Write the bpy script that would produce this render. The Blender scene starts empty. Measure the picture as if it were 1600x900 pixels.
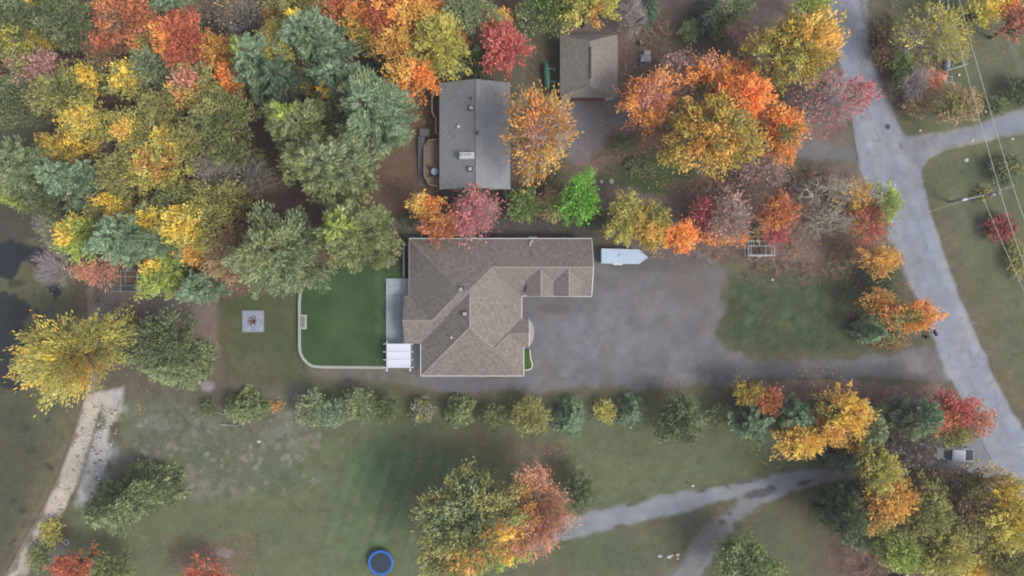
import bpy, bmesh, math, random
import numpy as np
from mathutils import Vector, Matrix
random.seed(7); RNG = np.random.default_rng(11)
SC = bpy.context.scene; COL = SC.collection

# ---------------------------------------------------------------- camera, sky, sun, exposure
H = 107.0                                   # drone height in metres, looking straight down
cam = bpy.data.cameras.new('camera'); cam.lens = 36.0 * H / 160.0; cam.sensor_width = 36; cam.clip_end = 5000; cam.clip_start = 0.5
cam_o = bpy.data.objects.new('camera', cam); COL.objects.link(cam_o); cam_o.location = (0, 0, H); SC.camera = cam_o
HAZE = .00032
SUN_EL, SUN_AZ = math.radians(48), math.radians(-28)      # azimuth from +x, towards -y
sd = Vector((math.cos(SUN_EL)*math.cos(SUN_AZ), math.cos(SUN_EL)*math.sin(SUN_AZ), math.sin(SUN_EL)))
w = bpy.data.worlds.new('World'); SC.world = w; w.use_nodes = True
nt = w.node_tree; bg = nt.nodes['Background']
sky = nt.nodes.new('ShaderNodeTexSky'); sky.sky_type = 'NISHITA'; sky.sun_disc = False
sky.sun_elevation = SUN_EL; sky.sun_rotation = math.atan2(sd.x, sd.y); sky.dust_density = 4.0; sky.air_density = 1.0; sky.ozone_density = 1.0
# thin overcast: the blue of the clear sky is greyed by cloud
hs = nt.nodes.new('ShaderNodeHueSaturation'); hs.inputs['Saturation'].default_value = 0.45
nt.links.new(sky.outputs[0], hs.inputs['Color']); nt.links.new(hs.outputs[0], bg.inputs[0]); bg.inputs[1].default_value = 0.15
sun = bpy.data.lights.new('sun', 'SUN'); sun.energy = 1.25; sun.angle = math.radians(15); sun.color = (1.0, 0.95, 0.88)
sun_o = bpy.data.objects.new('sun', sun); COL.objects.link(sun_o); sun_o.rotation_euler = sd.to_track_quat('Z', 'Y').to_euler()
SC.cycles.filter_width = 1.9 if hasattr(SC, 'cycles') else 0
SC.view_settings.view_transform = 'Standard'; SC.view_settings.look = 'None'; SC.view_settings.exposure = 0.67; SC.view_settings.gamma = 1

# ---------------------------------------------------------------- helpers
GAIN = 0.62     # photo brightness -> surface albedo for level ground under this light
LEAFG = 0.95    # the same for leaves (they shade one another)
def lin(c):
    c = np.asarray(c, float) / 255.0
    return np.where(c <= 0.04045, c / 12.92, ((c + 0.055) / 1.055) ** 2.4)
def P(px, py, z=0.0):                       # photo pixel at height z -> metres
    s = (H - z) / H
    return ((px - 800) * .1 * s, (450 - py) * .1 * s)
def P3(px, py, z=0.0):
    x, y = P(px, py, z); return (x, y, z)

def node_mat(name, base=None, rough=0.8, metal=0.0, attr=None, n1=None, n2=None, bump=None, trans=0.0, spec=0.3, coat=0, gain=1.0):
    """Principled material; n1/n2 = (scale, amount) value noise, bump=(scale, strength, distance)"""
    m = bpy.data.materials.new(name); m.use_nodes = True; t = m.node_tree; N = t.nodes; L = t.links
    b = N['Principled BSDF']; b.inputs['Roughness'].default_value = rough; b.inputs['Metallic'].default_value = metal
    b.inputs['Specular IOR Level'].default_value = spec
    if coat: b.inputs['Coat Weight'].default_value = coat
    if attr:
        a = N.new('ShaderNodeAttribute'); a.attribute_name = attr; col = a.outputs['Color']
    else:
        a = N.new('ShaderNodeRGB'); a.outputs[0].default_value = (*[float(v) for v in base], 1); col = a.outputs[0]
    tc = N.new('ShaderNodeTexCoord')
    for nn in (n1, n2):
        if not nn: continue
        no = N.new('ShaderNodeTexNoise'); no.inputs['Scale'].default_value = nn[0]; no.inputs['Detail'].default_value = 5; no.inputs['Roughness'].default_value = .65
        L.new(tc.outputs['Object'], no.inputs['Vector'])
        mr = N.new('ShaderNodeMapRange'); mr.inputs['From Min'].default_value = .28; mr.inputs['From Max'].default_value = .72
        mr.inputs['To Min'].default_value = 1 - nn[1]; mr.inputs['To Max'].default_value = 1 + nn[1]
        L.new(no.outputs['Fac'], mr.inputs['Value'])
        vm = N.new('ShaderNodeVectorMath'); vm.operation = 'MULTIPLY'
        L.new(col, vm.inputs[0]); L.new(mr.outputs[0], vm.inputs[1]); col = vm.outputs[0]
    L.new(col, b.inputs['Base Color'])
    if bump:
        no = N.new('ShaderNodeTexNoise'); no.inputs['Scale'].default_value = bump[0]; no.inputs['Detail'].default_value = 6; no.inputs['Roughness'].default_value = .7
        L.new(tc.outputs['Object'], no.inputs['Vector'])
        bp = N.new('ShaderNodeBump'); bp.inputs['Strength'].default_value = bump[1]; bp.inputs['Distance'].default_value = bump[2]
        L.new(no.outputs['Fac'], bp.inputs['Height']); L.new(bp.outputs[0], b.inputs['Normal'])
    if trans:
        tr = N.new('ShaderNodeBsdfTranslucent'); L.new(col, tr.inputs[0]); mx = N.new('ShaderNodeMixShader'); mx.inputs[0].default_value = trans
        L.new(b.outputs[0], mx.inputs[1]); L.new(tr.outputs[0], mx.inputs[2]); L.new(mx.outputs[0], N['Material Output'].inputs[0])
    return m
MATS = {}
def M(name, rgb=None, **k):
    if name not in MATS: MATS[name] = node_mat(name, lin(rgb) * k.pop('g', GAIN) if rgb is not None else None, **k)
    return MATS[name]

def link(name, me, mat=None, parent=None, loc=None):
    o = bpy.data.objects.new(name, me); COL.objects.link(o)
    if mat is not None and me is not None: me.materials.append(mat)
    if parent is not None: o.parent = parent
    if loc is not None: o.location = loc
    return o
def tag(o, label=None, cat=None, group=None, kind=None):
    if label: o['label'] = label
    if cat: o['category'] = cat
    if group: o['group'] = group
    if kind: o['kind'] = kind
    return o
def empty(name, loc, label, cat, group=None, rz=0):
    o = bpy.data.objects.new(name, None); COL.objects.link(o); o.location = loc; o.rotation_euler = (0, 0, rz); o.empty_display_size = .3
    return tag(o, label, cat, group)
def np_mesh(name, V, F, cols=None, smooth=False, uv=None):
    """V (n,3), F (m,k) equal-sized faces, cols (n,3) linear"""
    me = bpy.data.meshes.new(name); V = np.ascontiguousarray(V, np.float32); F = np.ascontiguousarray(F, np.int32)
    n, k = F.shape
    me.vertices.add(len(V)); me.vertices.foreach_set('co', V.ravel())
    me.loops.add(n * k); me.loops.foreach_set('vertex_index', F.ravel())
    me.polygons.add(n); me.polygons.foreach_set('loop_start', np.arange(0, n * k, k, dtype=np.int32))
    if smooth: me.polygons.foreach_set('use_smooth', np.ones(n, bool))
    me.update(calc_edges=True)
    if cols is not None:
        a = me.color_attributes.new('Col', 'FLOAT_COLOR', 'POINT')
        c = np.ones((len(V), 4), np.float32); c[:, :3] = cols; a.data.foreach_set('color', c.ravel())
    return me

class MB:
    """collects boxes, tubes, prisms and lathes; build() links them as one mesh object"""
    def __init__(s): s.b = bmesh.new()
    def box(s, c, d, rz=0, bev=0.0, rx=0, ry=0):
        r = bmesh.ops.create_cube(s.b, size=1); vs = r['verts']
        Mx = Matrix.Translation(c) @ Matrix.Rotation(rz, 4, 'Z') @ Matrix.Rotation(ry, 4, 'Y') @ Matrix.Rotation(rx, 4, 'X') @ Matrix.Diagonal((*d, 1))
        bmesh.ops.transform(s.b, matrix=Mx, verts=vs)
        if bev:
            es = list({e for v in vs for e in v.link_edges}); bmesh.ops.bevel(s.b, geom=es, offset=bev, segments=2, affect='EDGES', profile=.6)
        return s
    def bar(s, a, b, w, h=None, n=4):
        a = Vector(a); b = Vector(b); d = b - a
        r = bmesh.ops.create_cone(s.b, cap_ends=True, segments=n, radius1=w, radius2=w if h is None else h, depth=d.length)
        rot = d.to_track_quat('Z', 'Y').to_matrix().to_4x4()
        bmesh.ops.transform(s.b, matrix=Matrix.Translation((a + b) / 2) @ rot @ (Matrix.Rotation(math.pi/4, 4, 'Z') if n == 4 else Matrix()), verts=r['verts'])
        return s
    def lathe(s, prof, c=(0, 0, 0), n=20, cap=True):
        rings = []
        for r, z in prof:
            rings.append([s.b.verts.new((c[0] + r*math.cos(2*math.pi*i/n), c[1] + r*math.sin(2*math.pi*i/n), c[2] + z)) for i in range(n)])
        for A, B in zip(rings, rings[1:]):
            for i in range(n): s.b.faces.new((A[i], A[(i+1) % n], B[(i+1) % n], B[i]))
        if cap: s.b.faces.new(rings[0][::-1]); s.b.faces.new(rings[-1])
        return s
    def prism(s, pts, z0, z1):
        lo = [s.b.verts.new((x, y, z0)) for x, y in pts]; hi = [s.b.verts.new((x, y, z1)) for x, y in pts]
        n = len(pts)
        for i in range(n): s.b.faces.new((lo[i], lo[(i+1) % n], hi[(i+1) % n], hi[i]))
        s.b.faces.new(lo[::-1]); s.b.faces.new(hi); return s
    def poly(s, pts):
        return s.b.faces.new([s.b.verts.new(p) for p in pts])
    def slab(s, pts, t):
        """a sloped plate: pts 3D on top, t thickness straight down"""
        hi = [s.b.verts.new(p) for p in pts]; lo = [s.b.verts.new((p[0], p[1], p[2]-t)) for p in pts]; n = len(pts)
        s.b.faces.new(hi); s.b.faces.new(lo[::-1])
        for i in range(n): s.b.faces.new((hi[i], lo[i], lo[(i+1) % n], hi[(i+1) % n]))
        return s
    def build(s, name, mat, parent=None, smooth=False, loc=None):
        bmesh.ops.recalc_face_normals(s.b, faces=s.b.faces)
        me = bpy.data.meshes.new(name); s.b.to_mesh(me); s.b.free()
        if smooth: me.polygons.foreach_set('use_smooth', [True]*len(me.polygons))
        return link(name, me, mat, parent, loc)

# ---------------------------------------------------------------- ground colour field (what each patch of ground is made of)
GS = 0.3; GX0, GX1, GY0, GY1 = -96, 96, -60, 60
gx = np.arange(GX0, GX1 + 1e-6, GS); gy = np.arange(GY0, GY1 + 1e-6, GS); NX, NY = len(gx), len(gy)
GX, GY = np.meshgrid(gx, gy)                # shape NY, NX
def vnoise(X, Y, scale, seed, octs=4, rough=.55):
    out = np.zeros_like(X, float); amp = 1; tot = 0
    for o in range(octs):
        r = np.random.default_rng(seed * 31 + o); T = r.random((256, 256))
        u = X / scale + 1000.3 + 17 * o; v = Y / scale + 1000.7 - 13 * o
        i = np.floor(u).astype(int); j = np.floor(v).astype(int); fu = u - i; fv = v - j
        fu = fu*fu*(3-2*fu); fv = fv*fv*(3-2*fv)
        a = T[j % 256, i % 256]; b = T[j % 256, (i+1) % 256]; c = T[(j+1) % 256, i % 256]; d = T[(j+1) % 256, (i+1) % 256]
        out += amp * ((a*(1-fu)+b*fu)*(1-fv) + (c*(1-fu)+d*fu)*fv); tot += amp; amp *= rough; scale *= .5
    return out / tot
NA = vnoise(GX, GY, 6, 1); NB = vnoise(GX, GY, 2.2, 2); NC = vnoise(GX, GY, 16, 3); ND = vnoise(GX, GY, .8, 4, 2)
def px2m(pts): return np.array([((x - 800) * .1, (450 - y) * .1) for x, y in pts])
def sdist(pts, X, Y):
    """signed distance (inside positive) to a polygon given in metres"""
    d2 = np.full(X.shape, 1e9); ins = np.zeros(X.shape, bool); n = len(pts)
    for i in range(n):
        ax, ay = pts[i]; bx, by = pts[(i+1) % n]; ex, ey = bx-ax, by-ay; L = ex*ex+ey*ey + 1e-12
        t = np.clip(((X-ax)*ex + (Y-ay)*ey) / L, 0, 1)
        d2 = np.minimum(d2, (X-ax-t*ex)**2 + (Y-ay-t*ey)**2)
        c = (ay > Y) != (by > Y); ins ^= c & (X < ex * (Y-ay) / (ey if abs(ey) > 1e-9 else 1e-9) + ax)
    return np.where(ins, 1, -1) * np.sqrt(d2)
def ldist(pts, X, Y):
    d2 = np.full(X.shape, 1e9)
    for (ax, ay), (bx, by) in zip(pts, pts[1:]):
        ex, ey = bx-ax, by-ay; L = ex*ex+ey*ey + 1e-12; t = np.clip(((X-ax)*ex + (Y-ay)*ey) / L, 0, 1)
        d2 = np.minimum(d2, (X-ax-t*ex)**2 + (Y-ay-t*ey)**2)
    return np.sqrt(d2)
C = np.zeros((NY, NX, 3)); C[:] = lin((107, 107, 87))
def window(pts, pad):
    x0, y0 = pts.min(0) - pad; x1, y1 = pts.max(0) + pad
    i0 = max(0, int((x0-GX0)/GS)); i1 = min(NX, int((x1-GX0)/GS)+2); j0 = max(0, int((y0-GY0)/GS)); j1 = min(NY, int((y1-GY0)/GS)+2)
    return (slice(j0, j1), slice(i0, i1))
def apply_(sl, m, col): C[sl] = C[sl] * (1-m[..., None]) + lin(col) * m[..., None]
def paint(pts, col, soft=8, wob=10, op=1.0, fleck=0.0):
    """polygon in photo pixels; soft edge and wobble in pixels; fleck = how patchy"""
    p = px2m(pts); sl = window(p, (soft + wob) * .1 + 1)
    d = sdist(p, GX[sl], GY[sl]) + ((NA[sl]-.5) * 1.3 + (NB[sl]-.5) * .9) * wob * .2
    m = np.clip(.5 + d / (soft * .1 + 1e-3), 0, 1); m = m*m*(3-2*m)
    if fleck: m = m * np.clip(1 - fleck + fleck * 2.2 * np.clip((NB[sl]*.6+ND[sl]*.4-.38)*2.5, 0, 1), 0, 1)
    apply_(sl, m * op, col)
def blob(x, y, rx, ry, col, op=1.0, rot=0, fleck=0.0, soft=.5):
    p = px2m([(x-rx*1.6, y-ry*1.6), (x+rx*1.6, y+ry*1.6)]); r = max(rx, ry)*.16
    sl = window(np.array([[ (x-800)*.1-r, (450-y)*.1-r ], [(x-800)*.1+r, (450-y)*.1+r]]), .5)
    X = GX[sl] - (x-800)*.1; Y = GY[sl] - (450-y)*.1; c, s = math.cos(rot), math.sin(rot)
    U = (X*c + Y*s) / (rx*.1); V = (-X*s + Y*c) / (ry*.1)
    d = 1 - np.sqrt(U*U+V*V) + (NA[sl]-.5)*.7 + (NB[sl]-.5)*.6
    m = np.clip(d/soft, 0, 1); m = m*m*(3-2*m)
    if fleck: m = m * np.clip(1 - fleck + fleck * 2.2 * np.clip((NB[sl]*.6+ND[sl]*.4-.38)*2.5, 0, 1), 0, 1)
    apply_(sl, m * op, col)
def stroke(pts, wpx, col, op=1.0, soft=4, wob=2, fleck=0.0):
    p = px2m(pts); sl = window(p, wpx*.1 + soft*.1 + 1)
    d = wpx*.05 - ldist(p, GX[sl], GY[sl]) + (NB[sl]-.5) * wob * .2 + (ND[sl]-.5)*wob*.1
    m = np.clip(.5 + d / (soft*.1+1e-3), 0, 1)
    if fleck: m = m * np.clip(1 - fleck + fleck * 2.2 * np.clip((NB[sl]*.6+ND[sl]*.4-.38)*2.5, 0, 1), 0, 1)
    apply_(sl, m*op, col)

BIG = 400
ROAD_E = [(1322,-150),(1335,-60),(1342,0),(1355,60),(1373,125),(1397,180),(1412,212),(1437,262),(1447,300),(1455,330),(1479,410),(1513,500),(1553,590),(1592,660),(1640,740),(1700,830),(1790,960),(1850,1040)]
ROAD_W = [(1262,-150),(1276,-60),(1284,0),(1300,55),(1318,120),(1330,190),(1342,262),(1358,300),(1376,335),(1407,410),(1443,490),(1484,590),(1510,640),(1545,712),(1590,790),(1625,840),(1710,960),(1770,1040)]
SIDE = [(1404,206),(1420,214),(1480,206),(1530,193),(1600,169),(1700,128),(1780,95),(1790,140),(1700,178),(1600,207),(1530,220),(1480,232),(1450,246),(1439,266),(1415,240)]
DRIVE = [(700,560),(805,450),(915,450),(915,376),(960,372),(1010,380),(1060,392),(1118,400),(1137,425),(1132,475),(1116,520),(1135,548),(1190,560),(1300,560),(1400,552),(1440,540),(1462,537),(1486,596),(1440,597),(1350,590),(1200,592),(1050,604),(930,606),(830,616),(740,612),(655,603),(655,586),(822,586)]
LANE = [(1560,744),(1500,742),(1420,740),(1310,727),(1200,741),(1100,763),(1000,786),(900,802),(820,822),(770,842),(760,870),(800,866),(900,836),(1000,814),(1090,794),(1152,780),(1114,818),(1078,865),(1044,905),(1012,960),(1058,960),(1090,905),(1134,835),(1190,787),(1240,764),(1330,750),(1420,762),(1500,766),(1572,772)]
SMALL = [(884,156),(962,156),(990,175),(1005,200),(955,214),(930,238),(915,258),(893,262),(884,240),(872,200)]
WDRIVE = [(1225,222),(1262,212),(1300,222),(1336,232),(1343,262),(1300,250),(1258,246),(1222,240)]
PULLOFF = [(1458,690),(1545,680),(1575,745),(1500,742),(1455,728)]

paint([(-BIG,-BIG),(830,-BIG),(800,120),(690,130),(690,300),(640,372),(610,395),(500,440),(345,482),(140,430),(110,340),(0,320),(-BIG,300)], (124,102,88), 20, 20, 1)
paint([(0,0),(800,0),(800,120),(640,220),(620,330),(480,330),(340,330),(100,300),(0,250)], (92,80,64), 30, 30, .5, .5)
blob(440, 305, 70, 25, (136,108,94), .8); blob(620, 240, 40, 70, (122,102,88), .7); blob(640,170,30,60,(116,98,80),.6,0,.5)
blob(620, 312, 70, 20, (128,106,96), .8); blob(600, 360, 30, 20, (124,98,84), .7)
paint([(610,372),(640,340),(700,330),(800,330),(940,345),(940,380),(820,376),(640,376)], (92,86,84), 14, 8, .9)
paint([(618,346),(650,352),(660,374),(640,374)], (128,124,124), 6, 4, .8)
paint([(680,296),(800,296),(880,285),(900,300),(860,345),(800,340),(700,345)], (84,74,70), 10, 8, .8)
# garden and litter north of the driveway
paint([(800,-BIG),(1290,-BIG),(1320,100),(1338,250),(1370,310),(1400,400),(1240,400),(1080,385),(930,380),(900,300),(880,150),(870,50)], (126,112,105), 18, 14, 1)
blob(860, 90, 40, 90, (84,84,64), .8, 0, .4); blob(840,100,22,60,(96,88,72),.7)
blob(985, 90, 45, 70, (116,100,92), .8, 0, .5); blob(1040, 45, 70, 40, (98,92,74), .7, 0, .4)
blob(1130, 60, 90, 45, (90,88,70), .8, 0, .3); blob(1200, 130, 40, 40, (104,90,76), .7, 0, .4)
blob(1008, 264, 95, 46, (70,88,56), 1.0, 0, .1, .25); blob(935, 285, 40, 18, (76,82,66), .8)
blob(985, 232, 70, 14, (132,112,108), .9, .35, .5); blob(1040,200,60,18,(128,110,106),.8,.2,.5); blob(1100, 300, 70, 25, (112,96,90), .8, 0, .4)
blob(1240, 270, 60, 28, (92,96,74), .9, 0, .3); blob(1290,250,50,14,(104,98,88),.7)
blob(1180, 395, 90, 20, (136,120,115), .9, 0, .4); blob(1110, 405, 50, 26, (126,113,107), .8, 0, .5)
blob(1230, 400, 70, 28, (130,112,108), .8, 0, .4); blob(1330,380,50,30,(108,94,86),.8,0,.4)
# lawn inside the driveway loop
paint([(1138,428),(1210,412),(1400,404),(1425,520),(1440,545),(1300,556),(1185,556),(1118,535),(1118,512),(1134,470)], (94,98,78), 10, 8, 1)
paint([(1140,440),(1380,430),(1385,530),(1300,548),(1190,548),(1135,525),(1140,480)], (78,92,66), 14, 12, .95, .2)
blob(1255, 500, 75, 22, (94,108,80), .7, 0, .4); blob(1290,425,90,18,(98,90,86),.75,0,.6); blob(1345,510,26,45,(88,86,74),.6,0,.4); blob(1200,425,50,20,(86,92,78),.6,0,.5)
# lower lawn
paint([(150,600),(480,590),(1300,600),(1310,725),(1100,765),(900,805),(780,860),(700,1000),(100,1000),(60,850),(190,700)], (108,117,87), 20, 20, .9)
blob(620, 720, 110, 60, (94,118,84), .8, 0, .15); blob(580, 800, 80, 110, (94,118,84), .7, 0, .2); blob(640,770,40,80,(84,106,78),.55,.2,.3); blob(400,850,120,60,(104,112,86),.6,0,.3)
blob(760, 690, 160, 28, (110,106,84), .6, 0, .2); blob(1080, 700, 170, 30, (106,110,84), .6, 0, .2); blob(800,655,180,18,(100,96,80),.5,0,.3)
paint([(600,600),(1300,598),(1280,632),(1000,622),(620,630)], (106,94,80), 14, 8, .7, .4); blob(990,700,60,16,(96,104,76),.5); blob(850,710,60,30,(112,102,94),.6,0,.4)
for q in range(16): x = 1150+q*15; stroke([(x, 545), (x+12, 425)], 6, (98,108,82) if q % 2 else (70,86,62), .35, 6, 4, .5)
for q in range(26):                                # mown stripes
    x = 500 + q*13; stroke([(x, 860 - (q % 5)*9), (x+45, 700 + (q % 3)*12)], 5, (120,128,100) if q % 2 else (84,100,76), .42, 5, 2)
paint([(195,640),(340,600),(470,600),(500,640),(470,700),(440,760),(330,770),(255,740),(180,745),(170,700)], (118,118,104), 26, 26, .8, .35)
blob(320, 715, 45, 28, (88,106,84), .7, 0, .6); blob(430, 740, 60, 40, (92,112,88), .6, 0, .5); blob(240,660,50,28,(136,132,122),.6,0,.6); blob(450,670,40,40,(138,138,128),.55,0,.7)
blob(300,760,50,30,(128,126,118),.6,0,.5); blob(230,700,45,30,(108,104,90),.6,0,.4); blob(400,660,60,16,(112,108,100),.5,0,.5)
for q in range(240):                               # tussocks, bare spots and pale dead grass
    x = 210+random.random()*290; y = 620+random.random()*150; blob(x, y, 2+random.random()*9, 1.5+random.random()*5, random.choice([(148,146,136),(140,138,126),(88,98,78),(96,96,82),(156,152,144)]), .6, random.random()*3, 0, .4)
for q in range(420):
    x = 500+random.random()*800; y = 610+random.random()*250; blob(x, y, 3+random.random()*12, 2+random.random()*5, random.choice([(118,116,92),(94,102,76),(84,92,68),(122,114,94)]), .38, random.random()*.8, 0, .5)
for q in range(260):
    x = 1450+random.random()*150; y = 240+random.random()*420; blob(x, y, 3+random.random()*8, 2+random.random()*5, random.choice([(124,118,96),(92,100,74),(116,108,88),(128,124,104)]), .45, random.random()*3, 0, .4)
for q in range(220):
    x = 1140+random.random()*240; y = 425+random.random()*120; blob(x, y, 3+random.random()*9, 2+random.random()*5, random.choice([(58,82,60),(98,112,92),(84,100,78),(66,80,54)]), .45, random.random()*3, 0, .4)
blob(320,880,70,30,(150,120,112),.7,0,.4); blob(350,865,14,8,(158,150,152),.7)
# yard between beach and lawn
paint([(150,430),(350,470),(470,440),(475,600),(340,640),(200,620),(150,600)], (112,104,92), 16, 14, .95, .1)
paint([(150,440),(210,455),(330,470),(350,500),(345,560),(300,520),(200,490),(150,520)], (132,122,118), 14, 12, .9, .1)
blob(330,510,28,40,(136,118,112),.8,0,.3); blob(165,460,22,26,(128,128,124),.8,0,.4)
paint([(345,470),(470,450),(472,590),(420,605),(350,585),(345,540)], (92,98,68), 16, 12, .9, .1); blob(385,480,34,18,(78,96,58),.7); blob(440,530,40,45,(84,96,66),.6,0,.4); blob(400,570,50,20,(110,106,84),.6,0,.3)
stroke([(466,470),(463,500),(463,545),(478,580)], 6, (80,82,62), .6, 5)
paint([(480,576),(660,576),(660,604),(600,600),(500,596)], (126,120,116), 8, 6, .85, .2); blob(560,600,90,10,(104,98,84),.6,0,.3)
blob(325,603,16,12,(162,162,168),.8)
# east of the road
paint([(1346,-BIG),(2200,-BIG),(2200,1100),(1860,1040),(1592,660),(1455,330),(1412,212)], (104,111,86), 8, 6, 1)
blob(1400, 80, 55, 100, (102,94,76), .8, 0, .3); blob(1440,90,60,70,(92,86,68),.8,0,.4); blob(1415,200,40,30,(100,100,78),.7)
blob(1545, 110, 50, 70, (108,112,90), .8); blob(1590,150,20,40,(74,88,66),.7,0,.5)
stroke([(1350,0),(1362,60),(1382,125),(1406,185)], 22, (112,106,92), .7, 12, 6)
stroke([(1462,320),(1488,405),(1522,495),(1565,590),(1620,680)], 30, (120,106,90), .7, 18, 8, .3)
blob(1555,420,40,90,(104,112,88),.6,.4,.3); blob(1560,500,40,60,(116,112,92),.6,.4,.3); blob(1530,260,60,24,(88,102,78),.7,0,.3); blob(1500,340,40,30,(112,112,92),.6)
stroke([(1445,262),(1500,240),(1600,218)], 16, (112,112,88), .6, 8, 4)
stroke([(1580,70),(1600,120)], 8, (128,128,126), .5, 6)
# road verges on the west side
stroke([(1348,265),(1385,345),(1415,410),(1450,490),(1475,545)], 12, (134,130,124), .8, 8, 5, .2)
stroke([(1420,440),(1440,500)], 14, (110,100,86), .7, 8)
# litter by the lower drive and the corner wood
paint([(1190,596),(1350,594),(1470,600),(1500,640),(1400,650),(1300,622),(1190,620)], (158,136,128), 10, 8, .95, .2)
paint([(1210,640),(1460,640),(1545,712),(1500,742),(1330,722),(1290,700)], (92,80,70), 14, 12, .85, .2)
paint([(1225,790),(1330,752),(1570,775),(1720,990),(1380,1000),(1330,900),(1250,840)], (100,84,74), 22, 20, .9, .2)
paint([(1100,905),(1145,838),(1200,790),(1290,760),(1300,900),(1280,1000),(1090,1000)], (103,104,82), 12, 10, .8, .1); blob(1300,880,50,26,(112,92,84),.6,0,.5); blob(1230,850,60,60,(100,102,80),.5,0,.2)
blob(1340,880,40,30,(110,92,92),.6,0,.6); blob(1060,850,60,26,(104,106,80),.7,0,.2); blob(1120,800,40,14,(122,116,98),.7,-.3,.3); blob(940,865,90,36,(90,106,78),.7,0,.2)
# driveways and lanes
paint([(797,222),(797,292),(806,290),(828,268),(812,238)], (112,90,82), 4, 3, .85); blob(930,262,40,12,(150,126,122),.7,.6,.4); blob(1010,214,50,12,(146,124,120),.7,.2,.4)
paint(SMALL, (122,122,128), 12, 12, .95); blob(945,180,26,18,(104,104,98),.6,0,.5); blob(965,195,30,10,(132,122,120),.6,0,.5)
paint(WDRIVE, (126,124,124), 8, 6, .9)
paint(DRIVE, (121,119,122), 8, 9, 1)
blob(950, 530, 130, 62, (132,132,137), .8, 0, 0); blob(1100,578,150,14,(128,128,134),.6,0,0); blob(900,560,60,30,(128,129,134),.6); blob(1000,480,80,40,(126,126,133),.6,0,0)
blob(1030,410,90,26,(106,102,102),.85,0,.2); blob(870,482,50,10,(104,102,110),.6); blob(1080,450,50,40,(116,110,106),.7,0,.5); blob(1085,470,8,22,(134,112,102),.5,0,.4)
blob(1108,490,22,44,(126,120,116),.6,0,.3); blob(740,602,90,12,(114,112,120),.8); stroke([(1140,574),(1300,578),(1440,568)], 12, (108,108,114), .5, 10, 5, .3); stroke([(1000,596),(1180,582),(1440,556)], 5, (134,132,136), .4, 6, 4, .3)
blob(950,436,60,5,(112,112,120),.5,.1,.3); blob(1000,420,30,4,(96,98,100),.5); blob(870,530,14,40,(116,118,128),.5); blob(905,505,20,24,(140,142,152),.4); blob(1440,570,30,20,(142,138,142),.7,0,.3)
for q in range(46):                                # tyre scuffs and worn patches in the gravel
    x = 850 + random.random()*250; y = 470 + random.random()*120
    if random.random() < .5: blob(x, y, 6+random.random()*14, 2+random.random()*6, random.choice([(114,113,119),(132,133,140),(118,118,123)]), .45, random.random()*3)
    else: stroke([(x,y),(x+15+random.random()*30, y+random.random()*10-5)], 2.5, random.choice([(112,112,118),(134,135,142)]), .35, 3)
paint(LANE, (144,149,156), 7, 6, 1)
stroke([(900,820),(1000,800),(1100,776),(1200,752),(1300,738)], 4, (134,140,148), .5, 6, 3, .3); stroke([(1062,905),(1100,850),(1125,818),(1180,780)], 34, (130,128,126), .75, 10, 8, .4)
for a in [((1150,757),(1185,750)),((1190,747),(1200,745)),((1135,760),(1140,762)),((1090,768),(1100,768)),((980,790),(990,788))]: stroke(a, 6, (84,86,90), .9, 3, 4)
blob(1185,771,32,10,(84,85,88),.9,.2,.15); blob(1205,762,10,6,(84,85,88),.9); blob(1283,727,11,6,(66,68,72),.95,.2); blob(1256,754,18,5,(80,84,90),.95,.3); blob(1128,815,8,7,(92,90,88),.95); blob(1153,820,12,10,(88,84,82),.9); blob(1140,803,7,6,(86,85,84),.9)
paint(PULLOFF, (140,144,152), 8, 6, .9)
paint(ROAD_W + ROAD_E[::-1], (150,156,168), 4, 3, 1)
stroke([(1312,60),(1345,150),(1372,240),(1405,330)], 16, (166,174,188), .5, 14, 6, .2); stroke([(1350,-20),(1353,60),(1372,125),(1396,180)], 8, (152,152,156), .8, 6, 3, .3)
stroke([(1410,300),(1440,360),(1478,450),(1520,560),(1560,640)], 3, (138,146,160), .6, 3, 2, .2); stroke([(1430,330),(1462,430),(1500,520)], 12, (148,156,170), .5, 8, 4, .3)
stroke([(1358,300),(1407,410),(1443,490),(1484,590)], 5, (172,168,172), .7, 3, 3, .3); stroke([(1450,330),(1474,410),(1508,500),(1548,590),(1590,665)], 4, (168,168,168), .7, 3, 2, .3)
blob(1430,232,18,16,(150,148,148),.7); stroke([(1345,100),(1360,180),(1385,250),(1420,330)], 2.5, (144,152,166), .4, 3)
blob(1410,227,6,8,(110,102,104),.9,-.4); blob(1442,251,10,7,(118,112,112),.8,.5)
paint(SIDE, (140,145,155), 5, 4, 1); stroke([(1440,235),(1500,220),(1600,190)], 10, (148,152,164), .5, 8, 3, .2); stroke([(1425,213),(1480,206),(1530,193),(1600,169)], 3, (156,150,140), .6, 3, 2); stroke([(1450,246),(1480,233),(1530,221),(1600,208)], 3, (160,156,144), .7, 3, 2)
for off_ in (-22, -9, 9, 22):                      # wheel paths, sealed cracks and patches in the road
    stroke([(((a[0]+b[0])/2)+off_, a[1]) for a, b in zip(ROAD_W[2:16], [(1342,0),(1354,55),(1371,120),(1401,190),(1437,262),(1447,300),(1457,335),(1479,410),(1509,490),(1553,590),(1580,640),(1622,712),(1670,790),(1700,840)])], 6, (160,166,178) if abs(off_) > 10 else (141,147,158), .45, 5, 2, .2)
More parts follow.
